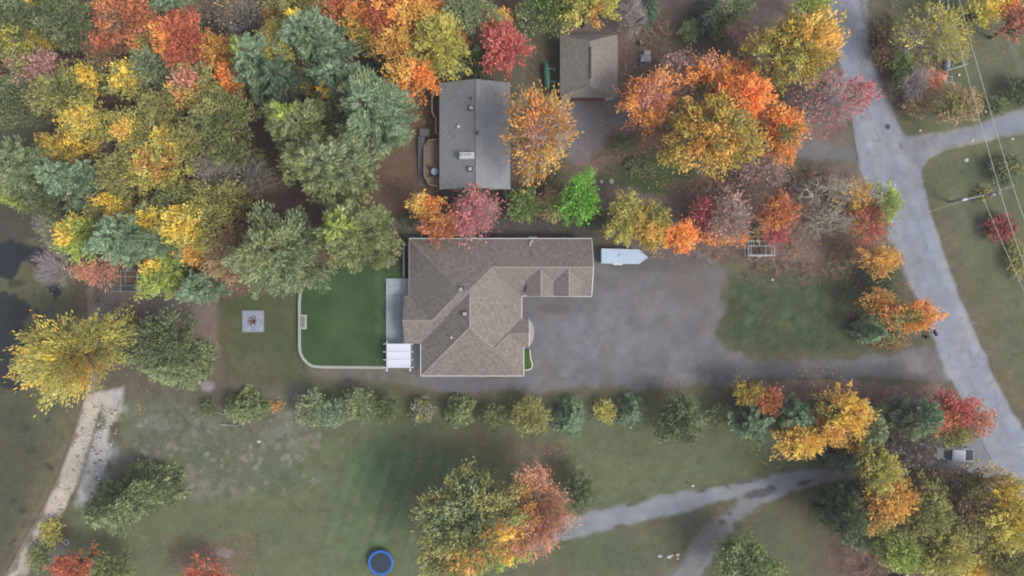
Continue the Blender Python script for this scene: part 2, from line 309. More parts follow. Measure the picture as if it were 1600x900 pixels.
for q in range(60):
    t_ = random.random(); k = int(t_*12)+2; a = ROAD_W[k]; b = ROAD_W[k+1]; u = random.random(); x = a[0]+(b[0]-a[0])*u+6+random.random()*56; y = a[1]+(b[1]-a[1])*u
    if random.random() < .6: ang = random.choice([1.1, 1.2, 0, .1, random.random()*3]); ln = 6+random.random()*22; stroke([(x, y), (x+ln*.5*math.cos(ang)+random.random()*3, y+ln*.5*math.sin(ang)), (x+ln*math.cos(ang), y+ln*math.sin(ang)+random.random()*4)], 1.6, (122,127,138), .7, 1.5, 2)
    else: blob(x, y, 2+random.random()*7, 2+random.random()*4, random.choice([(136,141,152),(162,168,178),(128,132,142)]), .5, random.random()*3, 0, .3)
# shore: sand, pale rubble, lake bed
SHORE = [(128,300),(132,425),(137,480),(137,560),(134,610),(122,650),(110,690),(92,740),(66,795),(36,845),(8,900),(-30,960),(-90,1060)]
SHORE = [(70,180),(92,300),(112,350),(128,425),(134,480),(136,560),(133,612),(121,650),(109,690),(91,740),(65,795),(35,845),(5,905),(-30,960),(-90,1060)]
LAKE = SHORE + [(-2000,1060),(-2000,180)]
off = lambda d, a=0, b=None: [(x+d, y) for x, y in SHORE[a:b]]
stroke(off(8, 3), 16, (152,138,126), .9, 6, 4)
paint([(136,622),(158,618),(152,660),(139,700),(124,745),(100,792),(78,822),(62,850),(40,900),(10,905),(48,850),(72,800),(96,745),(114,695),(126,655)], (204,195,180), 5, 8, .95, .1)
paint([(160,616),(186,612),(190,636),(184,662),(174,694),(162,722),(150,752),(136,782),(120,786),(131,752),(144,705),(154,655)], (198,194,190), 13, 12, .95, .15)
stroke([(153,650),(140,700),(126,745),(114,775)], 5, (112,108,96), .7, 4, 4, .3); blob(160,740,12,24,(150,152,166),.6,.2,.5); blob(176,700,12,20,(168,170,180),.5,.2,.5)
stroke([(28,905),(60,852),(84,812)], 14, (156,150,136), .6, 6, 4, .3); blob(95,830,30,30,(108,104,86),.7,0,.3); blob(95,870,26,26,(112,112,112),.7,0,.5)
paint(LAKE, (112,110,88), 7, 3, 1)
stroke([(x-6,y) for x,y in SHORE], 10, (150,134,116), .8, 9, 4); stroke([(x-20,y) for x,y in SHORE], 14, (122,118,92), .5, 14, 4)
paint([(-2000,560),(30,600),(40,640),(30,760),(10,840),(-20,900),(-2000,900)], (98,98,80), 30, 20, .7)
paint([(-2000,200),(80,240),(100,330),(110,400),(95,372),(60,380),(0,372),(-2000,372)], (88,82,76), 12, 10, .85)
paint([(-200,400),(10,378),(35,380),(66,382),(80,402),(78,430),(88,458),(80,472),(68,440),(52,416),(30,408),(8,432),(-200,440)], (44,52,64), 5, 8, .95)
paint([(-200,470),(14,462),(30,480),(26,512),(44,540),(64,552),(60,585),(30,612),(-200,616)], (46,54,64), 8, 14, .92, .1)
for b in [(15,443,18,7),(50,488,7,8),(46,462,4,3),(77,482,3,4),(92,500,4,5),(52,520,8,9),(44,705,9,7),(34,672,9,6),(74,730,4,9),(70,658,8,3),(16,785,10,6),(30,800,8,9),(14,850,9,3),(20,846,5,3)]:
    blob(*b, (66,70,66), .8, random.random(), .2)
paint([(0,640),(40,620),(50,700),(30,800),(0,840)], (84,84,72), 22, 20, .4, .3)

NE = vnoise(GX, GY, 1.1, 14, 2)
C *= (1 + (NB[..., None]-.5)*.34 + (ND[..., None]-.5)*.16 + (NC[..., None]-.5)*.09 + (NE[..., None]-.5)*.20)
HUE = vnoise(GX, GY, 4, 9)
C[..., 0] *= 1 + (HUE-.5)*.14; C[..., 2] *= 1 - (HUE-.5)*.14
CG = C * GAIN
CG *= (1 + .38*np.clip(sdist(px2m(LAKE), GX, GY)/2, 0, 1))[..., None]      # the lake bed is pale sand seen through water
Z = (NA-.5)*.10 + (NB-.5)*.05
lake_d = sdist(px2m(LAKE), GX, GY)
Z = np.where(lake_d > 0, -np.clip(lake_d*.10, 0, 1.6) - .24 , Z*np.clip(-lake_d*.3, 0, 1) - .22*(1-np.clip(-lake_d*.2, 0, 1)))
def field(X, Y, A):
    u = np.clip((X-GX0)/GS, 0, NX-1.001); v = np.clip((Y-GY0)/GS, 0, NY-1.001); i = u.astype(int); j = v.astype(int); fu = u-i; fv = v-j
    if A.ndim == 3: fu = fu[..., None]; fv = fv[..., None]
    return (A[j, i]*(1-fu)+A[j, i+1]*fu)*(1-fv) + (A[j+1, i]*(1-fu)+A[j+1, i+1]*fu)*fv
def gz(x, y): return float(field(np.array([x]), np.array([y]), Z)[0])

# ground: one sheet, fine in the middle, coarse out to the horizon
V = np.stack([GX, GY, Z], -1).reshape(-1, 3); idx = np.arange(NX*NY).reshape(NY, NX)
F = np.stack([idx[:-1, :-1], idx[:-1, 1:], idx[1:, 1:], idx[1:, :-1]], -1).reshape(-1, 4)
outer_v = []; outer_c = []; outer_f = []
border = list(idx[0, ::16]) + ([idx[0, -1]] if (NX-1) % 16 else [])
def ring():
    bs = []
    for a in range(0, NX-1, 8): bs.append(idx[0, a])
    for a in range(0, NY-1, 8): bs.append(idx[a, -1])
    for a in range(NX-1, 0, -8): bs.append(idx[-1, a])
    for a in range(NY-1, 0, -8): bs.append(idx[a, 0])
    return bs
bs = ring(); base = len(V); ext_v = []; ext_c = []
for b in bs:
    x, y, z = V[b]; c = lin((96, 96, 72))*GAIN if not (x < -90 and y < 30) else lin((96, 96, 80))*GAIN; k = 18.0
    ext_v.append((x*k, y*k, -1.84 if x < -90 and y < 30 else 0.0)); ext_c.append(c)
n = len(bs); extF = [[bs[i], base+i, base+(i+1) % n, bs[(i+1) % n]] for i in range(n)]
V2 = np.vstack([V, np.array(ext_v)]); F2 = np.vstack([F, np.array(extF)]); CC = np.vstack([CG.reshape(-1, 3), np.array(ext_c)])
gm = node_mat('ground_soil_grass', attr='Col', rough=.95, n1=(1.2, .10), n2=(4.2, .26), bump=(7, .6, .06), spec=.1)
tag(link('ground', np_mesh('ground', V2, F2, CC, True), gm), kind='structure')

def sheet(name, pts, lift, mat):
    """a sheet laid on the ground inside a pixel polygon, its rim snapped to the polygon"""
    p = px2m(pts); sl = window(p, 1.0); X = GX[sl].copy(); Y = GY[sl].copy(); Zs = Z[sl].copy(); d = sdist(p, X, Y) + (NB[sl]-.5)*.25
    ins = d > -GS*.5; ny, nx = X.shape; cell = (ins[:-1, :-1].astype(int)+ins[:-1, 1:]+ins[1:, 1:]+ins[1:, :-1]) >= 3
    id_ = np.arange(ny*nx).reshape(ny, nx); Fq = np.stack([id_[:-1, :-1], id_[:-1, 1:], id_[1:, 1:], id_[1:, :-1]], -1)[cell]
    gyd, gxd = np.gradient(d, GS); nn = np.sqrt(gxd**2+gyd**2)+1e-6; mv = np.where((d < GS*.9), np.clip(d, -.13, .13), 0)
    X -= mv*gxd/nn; Y -= mv*gyd/nn
    used = np.unique(Fq); rm = np.full(ny*nx, -1); rm[used] = np.arange(len(used))
    zz = np.clip(-d*.2, -lift*.0, lift) ; rimdrop = 0
    Vq = np.stack([X, Y, Zs + lift - rimdrop], -1).reshape(-1, 3)[used]; cq = field(Vq[:, 0], Vq[:, 1], CG)
    return tag(link(name, np_mesh(name, Vq, rm[Fq], cq, True), mat), kind='structure')
gravel_m = node_mat('gravel_packed', attr='Col', rough=.95, n1=(1.6, .05), n2=(5, .12), bump=(14, .5, .03), spec=.12)
asph_m = node_mat('asphalt_worn', attr='Col', rough=.9, n1=(.7, .04), n2=(5, .07), bump=(30, .35, .01), spec=.2)
sheet('gravel_driveway', DRIVE, .02, gravel_m); sheet('garage_driveway', SMALL, .02, gravel_m); sheet('west_driveway', WDRIVE, .02, gravel_m)
sheet('lane', LANE, .03, asph_m); sheet('pull_off', PULLOFF, .012, gravel_m)
sheet('side_road', SIDE, .035, asph_m); sheet('road', ROAD_W + ROAD_E[::-1], .05, asph_m)
# water
wm = bpy.data.materials.new('lake_water'); wm.use_nodes = True; t = wm.node_tree; t.nodes.remove(t.nodes['Principled BSDF'])
tr = t.nodes.new('ShaderNodeBsdfTransparent'); tr.inputs[0].default_value = (.96, .975, .95, 1); gl = t.nodes.new('ShaderNodeBsdfGlossy'); gl.inputs['Roughness'].default_value = .08
fr = t.nodes.new('ShaderNodeFresnel'); fr.inputs['IOR'].default_value = 1.33; mx = t.nodes.new('ShaderNodeMixShader')
nz = t.nodes.new('ShaderNodeTexNoise'); nz.inputs['Scale'].default_value = 1.4; nz.inputs['Detail'].default_value = 4; bp = t.nodes.new('ShaderNodeBump'); bp.inputs['Strength'].default_value = .25; bp.inputs['Distance'].default_value = .05
tc = t.nodes.new('ShaderNodeTexCoord'); t.links.new(tc.outputs['Object'], nz.inputs['Vector']); t.links.new(nz.outputs['Fac'], bp.inputs['Height'])
for nd in (gl, fr): t.links.new(bp.outputs[0], nd.inputs['Normal'])
t.links.new(fr.outputs[0], mx.inputs[0]); t.links.new(tr.outputs[0], mx.inputs[1]); t.links.new(gl.outputs[0], mx.inputs[2]); t.links.new(mx.outputs[0], t.nodes['Material Output'].inputs[0])
mb = MB(); mb.poly([(*p, -.235) for p in px2m([(x+6, y) for x, y in SHORE] + [(-16000, 16000), (-16000, -14000), (60, -14000)][:0] + [(-90,9000),(-16000,9000),(-16000,180)])]); tag(mb.build('lake_water', wm), kind='structure')

# fallen leaves and weeds: nobody could count them
def scatter(name, n, polys, cols, size, zoff, mat, tall=0.0, label=None, cat=None):
    P0 = []; 
    for pl, wgt in polys:
        p = px2m(pl); lo = p.min(0); hi = p.max(0); k = int(n*wgt); q = RNG.random((k*2, 2))*(hi-lo)+lo
        d = sdist(p, q[:, 0], q[:, 1]) + (vnoise(q[:, 0], q[:, 1], 3, 21)-.5)*5; P0.append(q[d > 0][:k])
    Q = np.vstack(P0); n = len(Q); z = field(Q[:, 0], Q[:, 1], Z) + zoff; a = RNG.random(n)*2*np.pi; s = size*(.6+.8*RNG.random(n))
    c = np.stack([Q[:, 0], Q[:, 1], z], -1)
    u = np.stack([np.cos(a)*s, np.sin(a)*s, (RNG.random(n)-.5)*s*.8 + tall*s], -1); v = np.stack([-np.sin(a)*s*.6, np.cos(a)*s*.6, (RNG.random(n)-.5)*s*.8], -1)
    Vq = np.stack([c-u*.5, c-v*.5, c+u*.5, c+v*.5], 1).reshape(-1, 3)
    if tall: Vq[:, 2] = np.maximum(Vq[:, 2], np.repeat(z, 4)-zoff)
    cl = lin(np.array(cols)[RNG.integers(0, len(cols), n)])*GAIN*1.25*(.75+.5*RNG.random((n, 1)))
    o = link(name, np_mesh(name, Vq, np.arange(4*n).reshape(-1, 4), np.repeat(cl, 4, 0)), mat)
    return tag(o, label, cat, None, 'stuff')
leaf_m = node_mat('leaves', attr='Col', rough=.6, trans=.25, spec=.2)
litter = [([(880,285),(930,240),(1000,205),(1060,195),(1060,225),(1000,245),(940,275),(900,300)], .10), ([(200,840),(420,830),(420,900),(220,900)], .03), ([(930,60),(1060,60),(1120,120),(1060,230),(960,290),(880,300),(900,240),(960,150)], .22), ([(1080,280),(1300,260),(1400,400),(1240,430),(1060,410)], .24), ([(1190,600),(1480,600),(1490,640),(1300,640)], .10),
          ([(1250,760),(1560,780),(1600,900),(1300,900)], .12), ([(300,300),(640,200),(680,300),(620,350),(480,340)], .08), ([(0,0),(800,0),(700,130),(400,300),(0,250)], .06), ([(1120,400),(1400,410),(1380,450),(1180,450)], .04), ([(1340,20),(1450,20),(1450,160),(1400,180)], .03), ([(660,590),(1200,600),(1000,720),(700,700)], .03), ([(250,830),(400,830),(400,900),(250,900)], .04), ([(780,690),(880,690),(880,740),(780,740)], .02)]
scatter('fallen_leaves', 46000, litter, [(170,140,130),(150,110,95),(160,138,124),(120,90,75),(150,112,85),(140,128,118)], .15, .03, leaf_m, 0, 'dry brown and pinkish fallen leaves scattered over the ground', 'leaf litter')
def brush(n):
    polys = [([(1120,262),(1240,250),(1300,260),(1380,300),(1400,400),(1240,440),(1100,410),(1060,385),(1080,300)], .50), ([(950,200),(1060,190),(1060,235),(960,240)], .07), ([(950,10),(1080,10),(1060,80),(975,120)], .12), ([(1345,10),(1470,10),(1450,180),(1400,185)], .10), ([(1400,610),(1500,650),(1460,740),(1380,720),(1280,600)], .12), ([(1290,770),(1400,770),(1380,900),(1300,900)], .09)]
    segs = []; lv = []
    for pl, wgt in polys:
        p = px2m(pl); lo = p.min(0); hi = p.max(0); k = int(n*wgt); q = RNG.random((k*2, 2))*(hi-lo)+lo; q = q[(sdist(p, q[:, 0], q[:, 1]) > 0) & (vnoise(q[:, 0], q[:, 1], 4, 33) > .45)][:k]
        for x, y in q:
            z = gz(x, y); a = RNG.random()*6.3
            for j in range(6):
                aa = a+RNG.normal(0, 1.2); ln = .5+RNG.random()*1.5; b = np.array([x+math.cos(aa)*ln*.7, y+math.sin(aa)*ln*.7, z+ln*(.25+.5*RNG.random())]); segs.append([x, y, z, *b, .022, .008]); lv.append(b)
                m_ = (np.array([x, y, z])+b)/2; c = b+RNG.normal(0, .25, 3); c[2] = max(c[2], .05); segs.append([*m_, *c, .014, .006]); lv.append(c)
    return segs, np.array(lv)
weeds = [([(200,630),(480,600),(480,760),(260,760)], .30), ([(800,610),(1300,640),(1100,760),(900,790)], .12), ([(1440,260),(1600,200),(1600,640),(1540,560)], .16), ([(500,640),(750,680),(700,900),(300,900)], .14), ([(920,220),(1060,240),(1040,310),(920,310)], .10), ([(1340,0),(1470,0),(1460,190),(1400,190)], .10), ([(1120,420),(1400,420),(1400,550),(1180,550)], .08)]
scatter('grass_tufts', 12000, weeds, [(96,108,76),(112,118,88),(84,98,68),(124,122,98),(104,104,80)], .13, .05, leaf_m, .25, 'rough grass and low weeds growing over the yards', 'grass')
rub = [([(136,622),(158,618),(139,700),(124,745),(100,792),(62,850),(48,850),(96,745)], .6), ([(160,640),(192,640),(168,720),(146,790),(116,790),(142,700)], .4)]
def rubble(n):
    Q = []
    for pl, wgt in rub:
        p = px2m(pl); lo = p.min(0); hi = p.max(0); k = int(n*wgt); q = RNG.random((k*6, 2))*(hi-lo)+lo
        Q.append(q[(sdist(p, q[:, 0], q[:, 1]) > 0) & (vnoise(q[:, 0], q[:, 1], 1.5, 5) > .46)][:k])
    Q = np.vstack(Q); n = len(Q); z = field(Q[:, 0], Q[:, 1], Z)
    base = np.array([(1,0,0),(.3,.9,0),(-.8,.5,0),(-.8,-.6,0),(.4,-.9,0),(0,0,1.)]); s = .12+.22*RNG.random(n)**2; a = RNG.random(n)*6.3
    B = base[None]*(.7+.6*RNG.random((n, 6, 1))); X = B[..., 0]*np.cos(a)[:, None]-B[..., 1]*np.sin(a)[:, None]; Y = B[..., 0]*np.sin(a)[:, None]+B[..., 1]*np.cos(a)[:, None]
    Vq = np.stack([Q[:, :1]+X*s[:, None], Q[:, 1:]+Y*s[:, None]*.6, z[:, None]-.02+B[..., 2]*s[:, None]*.5], -1).reshape(-1, 3)
    f = np.array([(i, (i+1) % 5, 5) for i in range(5)]); Fq = (f[None]+np.arange(n)[:, None, None]*6).reshape(-1, 3)
    cl = lin(np.array([(205,200,190),(190,185,176),(170,166,160),(212,208,204),(120,115,108)])[RNG.integers(0, 5, n)])*GAIN
    tag(link('shore_stones', np_mesh('shore_stones', Vq, Fq, np.repeat(cl, 6, 0)), node_mat('shore_stone', attr='Col', rough=.9)), 'pale broken stones strewn along the lake shore', 'stones', None, 'stuff')
rubble(900)

# ---------------------------------------------------------------- roofs
def shingle_mat(name, c1, c2, c3, bw=.40, rh=.30):
    m = bpy.data.materials.new(name); m.use_nodes = True; t = m.node_tree; N = t.nodes; L = t.links; b = N['Principled BSDF']
    b.inputs['Roughness'].default_value = .92; b.inputs['Specular IOR Level'].default_value = .15
    uv = N.new('ShaderNodeUVMap'); uv.uv_map = 'UVMap'
    def brick(c1, c2, w_, off, mort):
        k = N.new('ShaderNodeTexBrick'); k.offset = off; k.inputs['Scale'].default_value = 1; k.inputs['Brick Width'].default_value = w_; k.inputs['Row Height'].default_value = rh
        k.inputs['Mortar Size'].default_value = mort; k.inputs['Mortar Smooth'].default_value = .2; k.inputs['Bias'].default_value = 0
        k.inputs['Color1'].default_value = (*lin(c1)*GAIN, 1); k.inputs['Color2'].default_value = (*lin(c2)*GAIN, 1); k.inputs['Mortar'].default_value = (*lin(c3)*GAIN, 1)
        L.new(uv.outputs[0], k.inputs['Vector']); return k
    k1 = brick(c1, c2, bw, .5, .012); k2 = brick(c2, c1, bw*.8, .37, .0)
    mx = N.new('ShaderNodeMix'); mx.data_type = 'RGBA'; mx.inputs[0].default_value = .35; L.new(k1.outputs['Color'], mx.inputs[6]); L.new(k2.outputs['Color'], mx.inputs[7])
    tc = N.new('ShaderNodeTexCoord'); col = mx.outputs[2]
    for sc, am, st in ((.35, .05, 1), (2.0, .04, 1), (3.4, .10, 1)):
        no = N.new('ShaderNodeTexNoise'); no.inputs['Scale'].default_value = sc; no.inputs['Detail'].default_value = 6; no.inputs['Roughness'].default_value = .7; L.new(tc.outputs['Object'], no.inputs['Vector'])
        mr = N.new('ShaderNodeMapRange'); mr.inputs['From Min'].default_value = .3; mr.inputs['From Max'].default_value = .7; mr.inputs['To Min'].default_value = 1-am; mr.inputs['To Max'].default_value = 1+am
        L.new(no.outputs['Fac'], mr.inputs['Value']); vm = N.new('ShaderNodeVectorMath'); vm.operation = 'MULTIPLY'; L.new(col, vm.inputs[0]); L.new(mr.outputs[0], vm.inputs[1]); col = vm.outputs[0]
    L.new(col, b.inputs['Base Color'])
    bp = N.new('ShaderNodeBump'); bp.inputs['Strength'].default_value = .35; bp.inputs['Distance'].default_value = .01; L.new(k1.outputs['Fac'], bp.inputs['Height']); bp.invert = True; L.new(bp.outputs[0], b.inputs['Normal'])
    return m
SH_TAN = shingle_mat('shingles_weathered_brown', (158,149,142), (122,115,111), (112,106,102))
SH_GREY = shingle_mat('shingles_slate_grey', (158,162,167), (142,146,152), (128,131,136))
SH_GAR = shingle_mat('shingles_taupe', (158,151,143), (134,128,123), (112,107,104))
def clip_poly(poly, a, b, c):
    """keep points with a*x+b*y+c >= 0"""
    out = []
    for i in range(len(poly)):
        p, q = poly[i], poly[(i+1) % len(poly)]; fp = a*p[0]+b*p[1]+c; fq = a*q[0]+b*q[1]+c
        if fp >= 0: out.append(p)
        if (fp >= 0) != (fq >= 0): t_ = fp/(fp-fq); out.append((p[0]+(q[0]-p[0])*t_, p[1]+(q[1]-p[1])*t_))
    return out
def roof_planes(rect, planes, eps=0.0):
    """rect footprint, planes (a,b,c): z = a x + b y + c ; lower envelope -> list of 3D polygons with uv"""
    x0, x1, y0, y1 = rect; res = []
    for i, (a, b, c) in enumerate(planes):
        poly = [(x0, y0), (x1, y0), (x1, y1), (x0, y1)]
        for j, (a2, b2, c2) in enumerate(planes):
            if i != j: poly = clip_poly(poly, a2-a, b2-b, c2-c)
            if len(poly) < 3: break
        if len(poly) >= 3: res.append(([(x, y, a*x+b*y+c+eps) for x, y in poly], (a, b)))
    return res
def build_roof(name, polys, mat, parent, thick=.16):
    verts = []; faces = []; uvs = []
    for pts, (a, b) in polys:
        g = math.hypot(a, b) or 1; ux, uy = (-b/g, a/g) if g > 1e-6 else (1, 0); s = math.sqrt(1+a*a+b*b)
        base = len(verts); n = len(pts); verts += pts + [(x, y, z-thick) for x, y, z in pts]
        U = [((x*ux+y*uy), (x*a+y*b)/g*s) for x, y, z in pts]
        faces.append(list(range(base, base+n))); uvs += U
        faces.append(list(range(base+2*n-1, base+n-1, -1))); uvs += U[::-1]
        for i in range(n): faces.append([base+i, base+n+i, base+n+(i+1) % n, base+(i+1) % n]); uvs += [(0, 0)]*4
    me = bpy.data.meshes.new(name); me.from_pydata(verts, [], faces); uvl = me.uv_layers.new(name='UVMap')
    uvl.data.foreach_set('uv', np.array(uvs, np.float32).ravel()); me.update(); return link(name, me, mat, parent)
def cap_line(mb, a, b, w=.15, h=.05):
    a = Vector(a); b = Vector(b); d = b-a; s = d.cross(Vector((0, 0, 1))).normalized()*w
    up = Vector((0, 0, h)); dn = Vector((0, 0, -.10))
    A = [a+s+dn, a+up, a-s+dn, a-Vector((0, 0, .2))]; B = [b+s+dn, b+up, b-s+dn, b-Vector((0, 0, .2))]
    va = [mb.b.verts.new(v) for v in A]; vb = [mb.b.verts.new(v) for v in B]
    for i in range(4): mb.b.faces.new((va[i], va[(i+1) % 4], vb[(i+1) % 4], vb[i]))
    mb.b.faces.new(va[::-1]); mb.b.faces.new(vb)
WHITE = M('white_trim', (225,228,232), rough=.5); SIDING = M('pale_siding', (190,184,172), rough=.8, n1=(3, .05)); GLASS = M('window_glass', (40,46,54), rough=.08, spec=.6)
DARK = M('dark_metal', (46,46,50), rough=.6); GALV = M('galvanised_metal', (196,200,205), rough=.4, metal=.3); CONC = M('pale_concrete', (160,170,180), rough=.9, n1=(1.2, .08), n2=(9, .10)); BRICKC = M('brick_red_door', (128,84,80), rough=.7)
def fascia(name, pts, z, parent, mat, w=.11, h=.16, closed=False):
    mb = MB()
    for a, b in zip(pts, pts[1:] + ([pts[0]] if closed else [])):
        dx, dy = b[0]-a[0], b[1]-a[1]; L_ = math.hypot(dx, dy)
        mb.box(((a[0]+b[0])/2, (a[1]+b[1])/2, z), (L_ + w*.98, w, h), math.atan2(dy, dx))
    return mb.build(name, mat, parent)
def wall_part(rect, z1, parent, name='wall', mat=None, z0=-.3):
    x0, x1, y0, y1 = rect; return MB().box(((x0+x1)/2, (y0+y1)/2, (z0+z1)/2), (x1-x0, y1-y0, z1-z0)).build(name, mat or SIDING, parent)
def window(parent, x, y, z, w_, h_, face):
    """face: 'S','N','E','W' = which way it looks"""
    hor = face in 'SN'; sg = {'S': (0, -1), 'N': (0, 1), 'E': (1, 0), 'W': (-1, 0)}[face]
    fr = MB()
    for k, (cx, cz, sx, sz) in enumerate([(0, h_/2, w_, .09), (0, -h_/2, w_, .09), (-w_/2, 0, .09, h_-.1), (w_/2, 0, .09, h_-.1), (0, 0, .05, h_-.1)]):
        c = (x+(cx if hor else 0)+sg[0]*.03, y+(0 if hor else cx)+sg[1]*.03, z+cz); fr.box(c, (sx if hor else .1, .1 if hor else sx, sz))
    f = fr.build('window', WHITE, parent)
    MB().box((x+sg[0]*.01, y+sg[1]*.01, z), ((w_-.1) if hor else .05, .05 if hor else (w_-.1), h_-.1)).build('pane', GLASS, f)

# ---- the main house
e, s_ = 2.75, .56
hs_ = empty('house', (-2, -2, 0), 'large house with a many-hipped brown shingle roof in the centre, white eaves and twin gables', 'house'); hs_.location = (0, 0, 0)
XW, XB, XE, YN, YS, YD, YC = -15.62, -13.85, 1.45, 7.48, -13.34, -8.5, -1.17
pN = (0, -s_, e+s_*YN); pE = (-s_, 0, e+s_*XE); pS2 = (0, s_, e-s_*YS); pW2 = (s_, 0, e-s_*XB); pW1 = (s_, 0, e-s_*XW); pS1 = (0, s_, e-s_*YD)
polys = roof_planes((XB, XE, YS, YN), [pN, pE, pS2, pW2]) + roof_planes((XW, XE, YD, YN-.004), [pN, pE, pW1, pS1], -.012)
XD = -16.35
polys += roof_planes((XD, -9, YD+.004, YC), [pS1, (0, -s_, e+s_*YC)], .008)
XA, YA0, YA1 = 12.08, -1.17, 7.12
polys += roof_planes((-6.5, XA, YA0, YN-.008), [(0, -s_, e+s_*YN), (0, s_, e-s_*YA0)], .006)
XF, YF = 1.75, -4.65
polys += roof_planes((-8, XF, YS+.003, YF), [(-s_, 0, e+s_*XF), (0, s_, e-s_*YS), (0, -s_, e+s_*YF)], .010)
XG, YG0, YG1 = 2.55, -9.02, -4.68
polys += roof_planes((-1.5, XG, YG0, YG1), [(0, -s_, e+s_*YG1), (0, s_, e-s_*YG0)], .018)
# two steep gables over the garage doors
for gxc in (4.27, 8.47):
    zr = e + s_*4.05; hw = 2.06; sl = .47
    polys += roof_planes((gxc-hw, gxc+hw, YA0-.06, 3.0), [(sl, 0, zr-sl*gxc), (-sl, 0, zr+sl*gxc)], .004)
build_roof('roof', polys, SH_TAN, hs_)
RC = shingle_mat('ridge_shingles', (166,154,144), (142,132,124), (110,102,98)); RC = M('ridge_cap', (164,154,146), rough=.9, n1=(5, .12))
mb = MB(); zp = e + s_*(XE-XB)/2; xr = (XE+XB)/2; yS = YS+(XE-XB)/2; yN_ = YN-(XE-XB)/2; zr2 = e+s_*(YN-YA0)/2; yA = (YN+YA0)/2
caps = [((xr, yS, zp), (xr, yN_-1.2, zp)), ((XB, YS, e), (xr, yS, zp)), ((XE, YS, e), (xr, yS, zp)), ((XW, YN, e), (-7.6, -.55, zp+.1)), ((-7.5, -.5, zp+.09), (XE-(zr2-e)/s_, yA, zr2)),
        ((XE-(zr2-e)/s_, yA, zr2), (XA, yA, zr2)), ((XD, (YD+YC)/2, e+s_*(YC-YD)/2), (XW+(YC-YD)/2, (YD+YC)/2, e+s_*(YC-YD)/2)), ((XW+(YC-YD)/2, (YD+YC)/2, e+s_*(YC-YD)/2), (-7.6, -.5, zp+.09)),
        ((XG, (YG0+YG1)/2, e+s_*(YG1-YG0)/2), (XF-(YG1-YG0)/2, (YG0+YG1)/2, e+s_*(YG1-YG0)/2)), ((XF-(YG1-YG0)/2, (YG0+YG1)/2, e+s_*(YG1-YG0)/2), (XF-(YF-YS)/2, (YF+YS)/2, e+s_*(YF-YS)/2))]
for gxc in (4.27, 8.47): caps.append(((gxc, YA0-.06, e+s_*4.05), (gxc, 2.9, e+s_*4.05)))
for a, b in caps: cap_line(mb, (a[0], a[1], a[2]+.02), (b[0], b[1], b[2]+.02))
mb.build('ridge_cap', RC, hs_)
VAL = M('valley_metal', (92,88,88), rough=.8); hA = (zr2-e)/s_; hD = (YC-YD)/2; hG = (YG1-YG0)/2; k6 = XE-(XE-XB)/2-XB
for a, b in (((XE-hA, yA, zr2), (XE, YA0, e)), ((XW, YC, e), (XW+hD, (YD+YC)/2, e+s_*hD)), ((XB, YD, e), (xr-.05, YD+xr-XB, zp)), ((XE, YF-.30, e), (XF-(YF-YS)/2-.3, (YF+YS)/2, e+s_*((YF-YS)/2))), ((XF, YG0, e), (XF-hG, YG0+hG, e+s_*hG)),
             ((4.27, 2.9, e+s_*4.05), (4.27-2.06, YA0+(s_*4.05-.47*2.06)/s_, e+s_*4.05-.97)), ((8.47, 2.9, e+s_*4.05), (8.47-2.06, YA0+(s_*4.05-.47*2.06)/s_, e+s_*4.05-.97)), ((4.27, 2.9, e+s_*4.05), (4.27+2.06, YA0+(s_*4.05-.47*2.06)/s_, e+s_*4.05-.97)), ((8.47, 2.9, e+s_*4.05), (8.47+2.06, YA0+(s_*4.05-.47*2.06)/s_, e+s_*4.05-.97))):
    mb = MB(); cap_line(mb, (a[0], a[1], a[2]+.025), (b[0], b[1], b[2]+.025), .055, .015); mb.build('valley_flashing', VAL, hs_)
fascia('gutter', [(XB-.05, YD), (XB-.05, YS-.05), (XF+.05, YS-.05), (XF+.05, YG0)], e-.03, hs_, WHITE)
fascia('gutter', [(XE+.05, YG1+.0), (XE+.05, YA0-.05), (XA, YA0-.12)], e-.03, hs_, WHITE)
fascia('gutter', [(XW, YN+.06), (XA, YN+.06)], e-.03, hs_, WHITE)
fascia('gutter', [(XW-.06, YN), (XW-.06, YC)], e-.03, hs_, M('gutter_grey', (150,152,156), rough=.5))
mb = MB()                                   # rake board of the garage gable end
for y0, y1, z0, z1 in ((YA0, yA, e, zr2), (YN, yA, e, zr2)): mb.slab([(XA+.0, y0, z0+.05), (XA+.12, y0, z0+.05), (XA+.12, y1, z1+.05), (XA+.0, y1, z1+.05)], .22)
mb.build('rake_board', WHITE, hs_)
mb = MB()
for y0, y1 in ((YG0, (YG0+YG1)/2), (YG1, (YG0+YG1)/2)): mb.slab([(XG, y0, e+.06), (XG+.1, y0, e+.06), (XG+.1, y1, e+s_*abs(y1-y0)+.06), (XG, y1, e+s_*abs(y1-y0)+.06)], .22)
mb.build('rake_board', WHITE, hs_)
for r in ((XB+.5, XE-.5, YS+.5, YN-.5), (XW+.5, XB, YD+.5, YN-.5), (XE-1, XA-.4, YA0+.5, YN-.55), (XE-1.2, XF-.45, YS+.55, YF-.5)): wall_part(r, e-.02, hs_)
mb = MB(); yw = YA0+.45                      # gable ends: triangular wall faces
for gxc in (4.27, 8.47): pass
mb.b.free()
mb = MB()
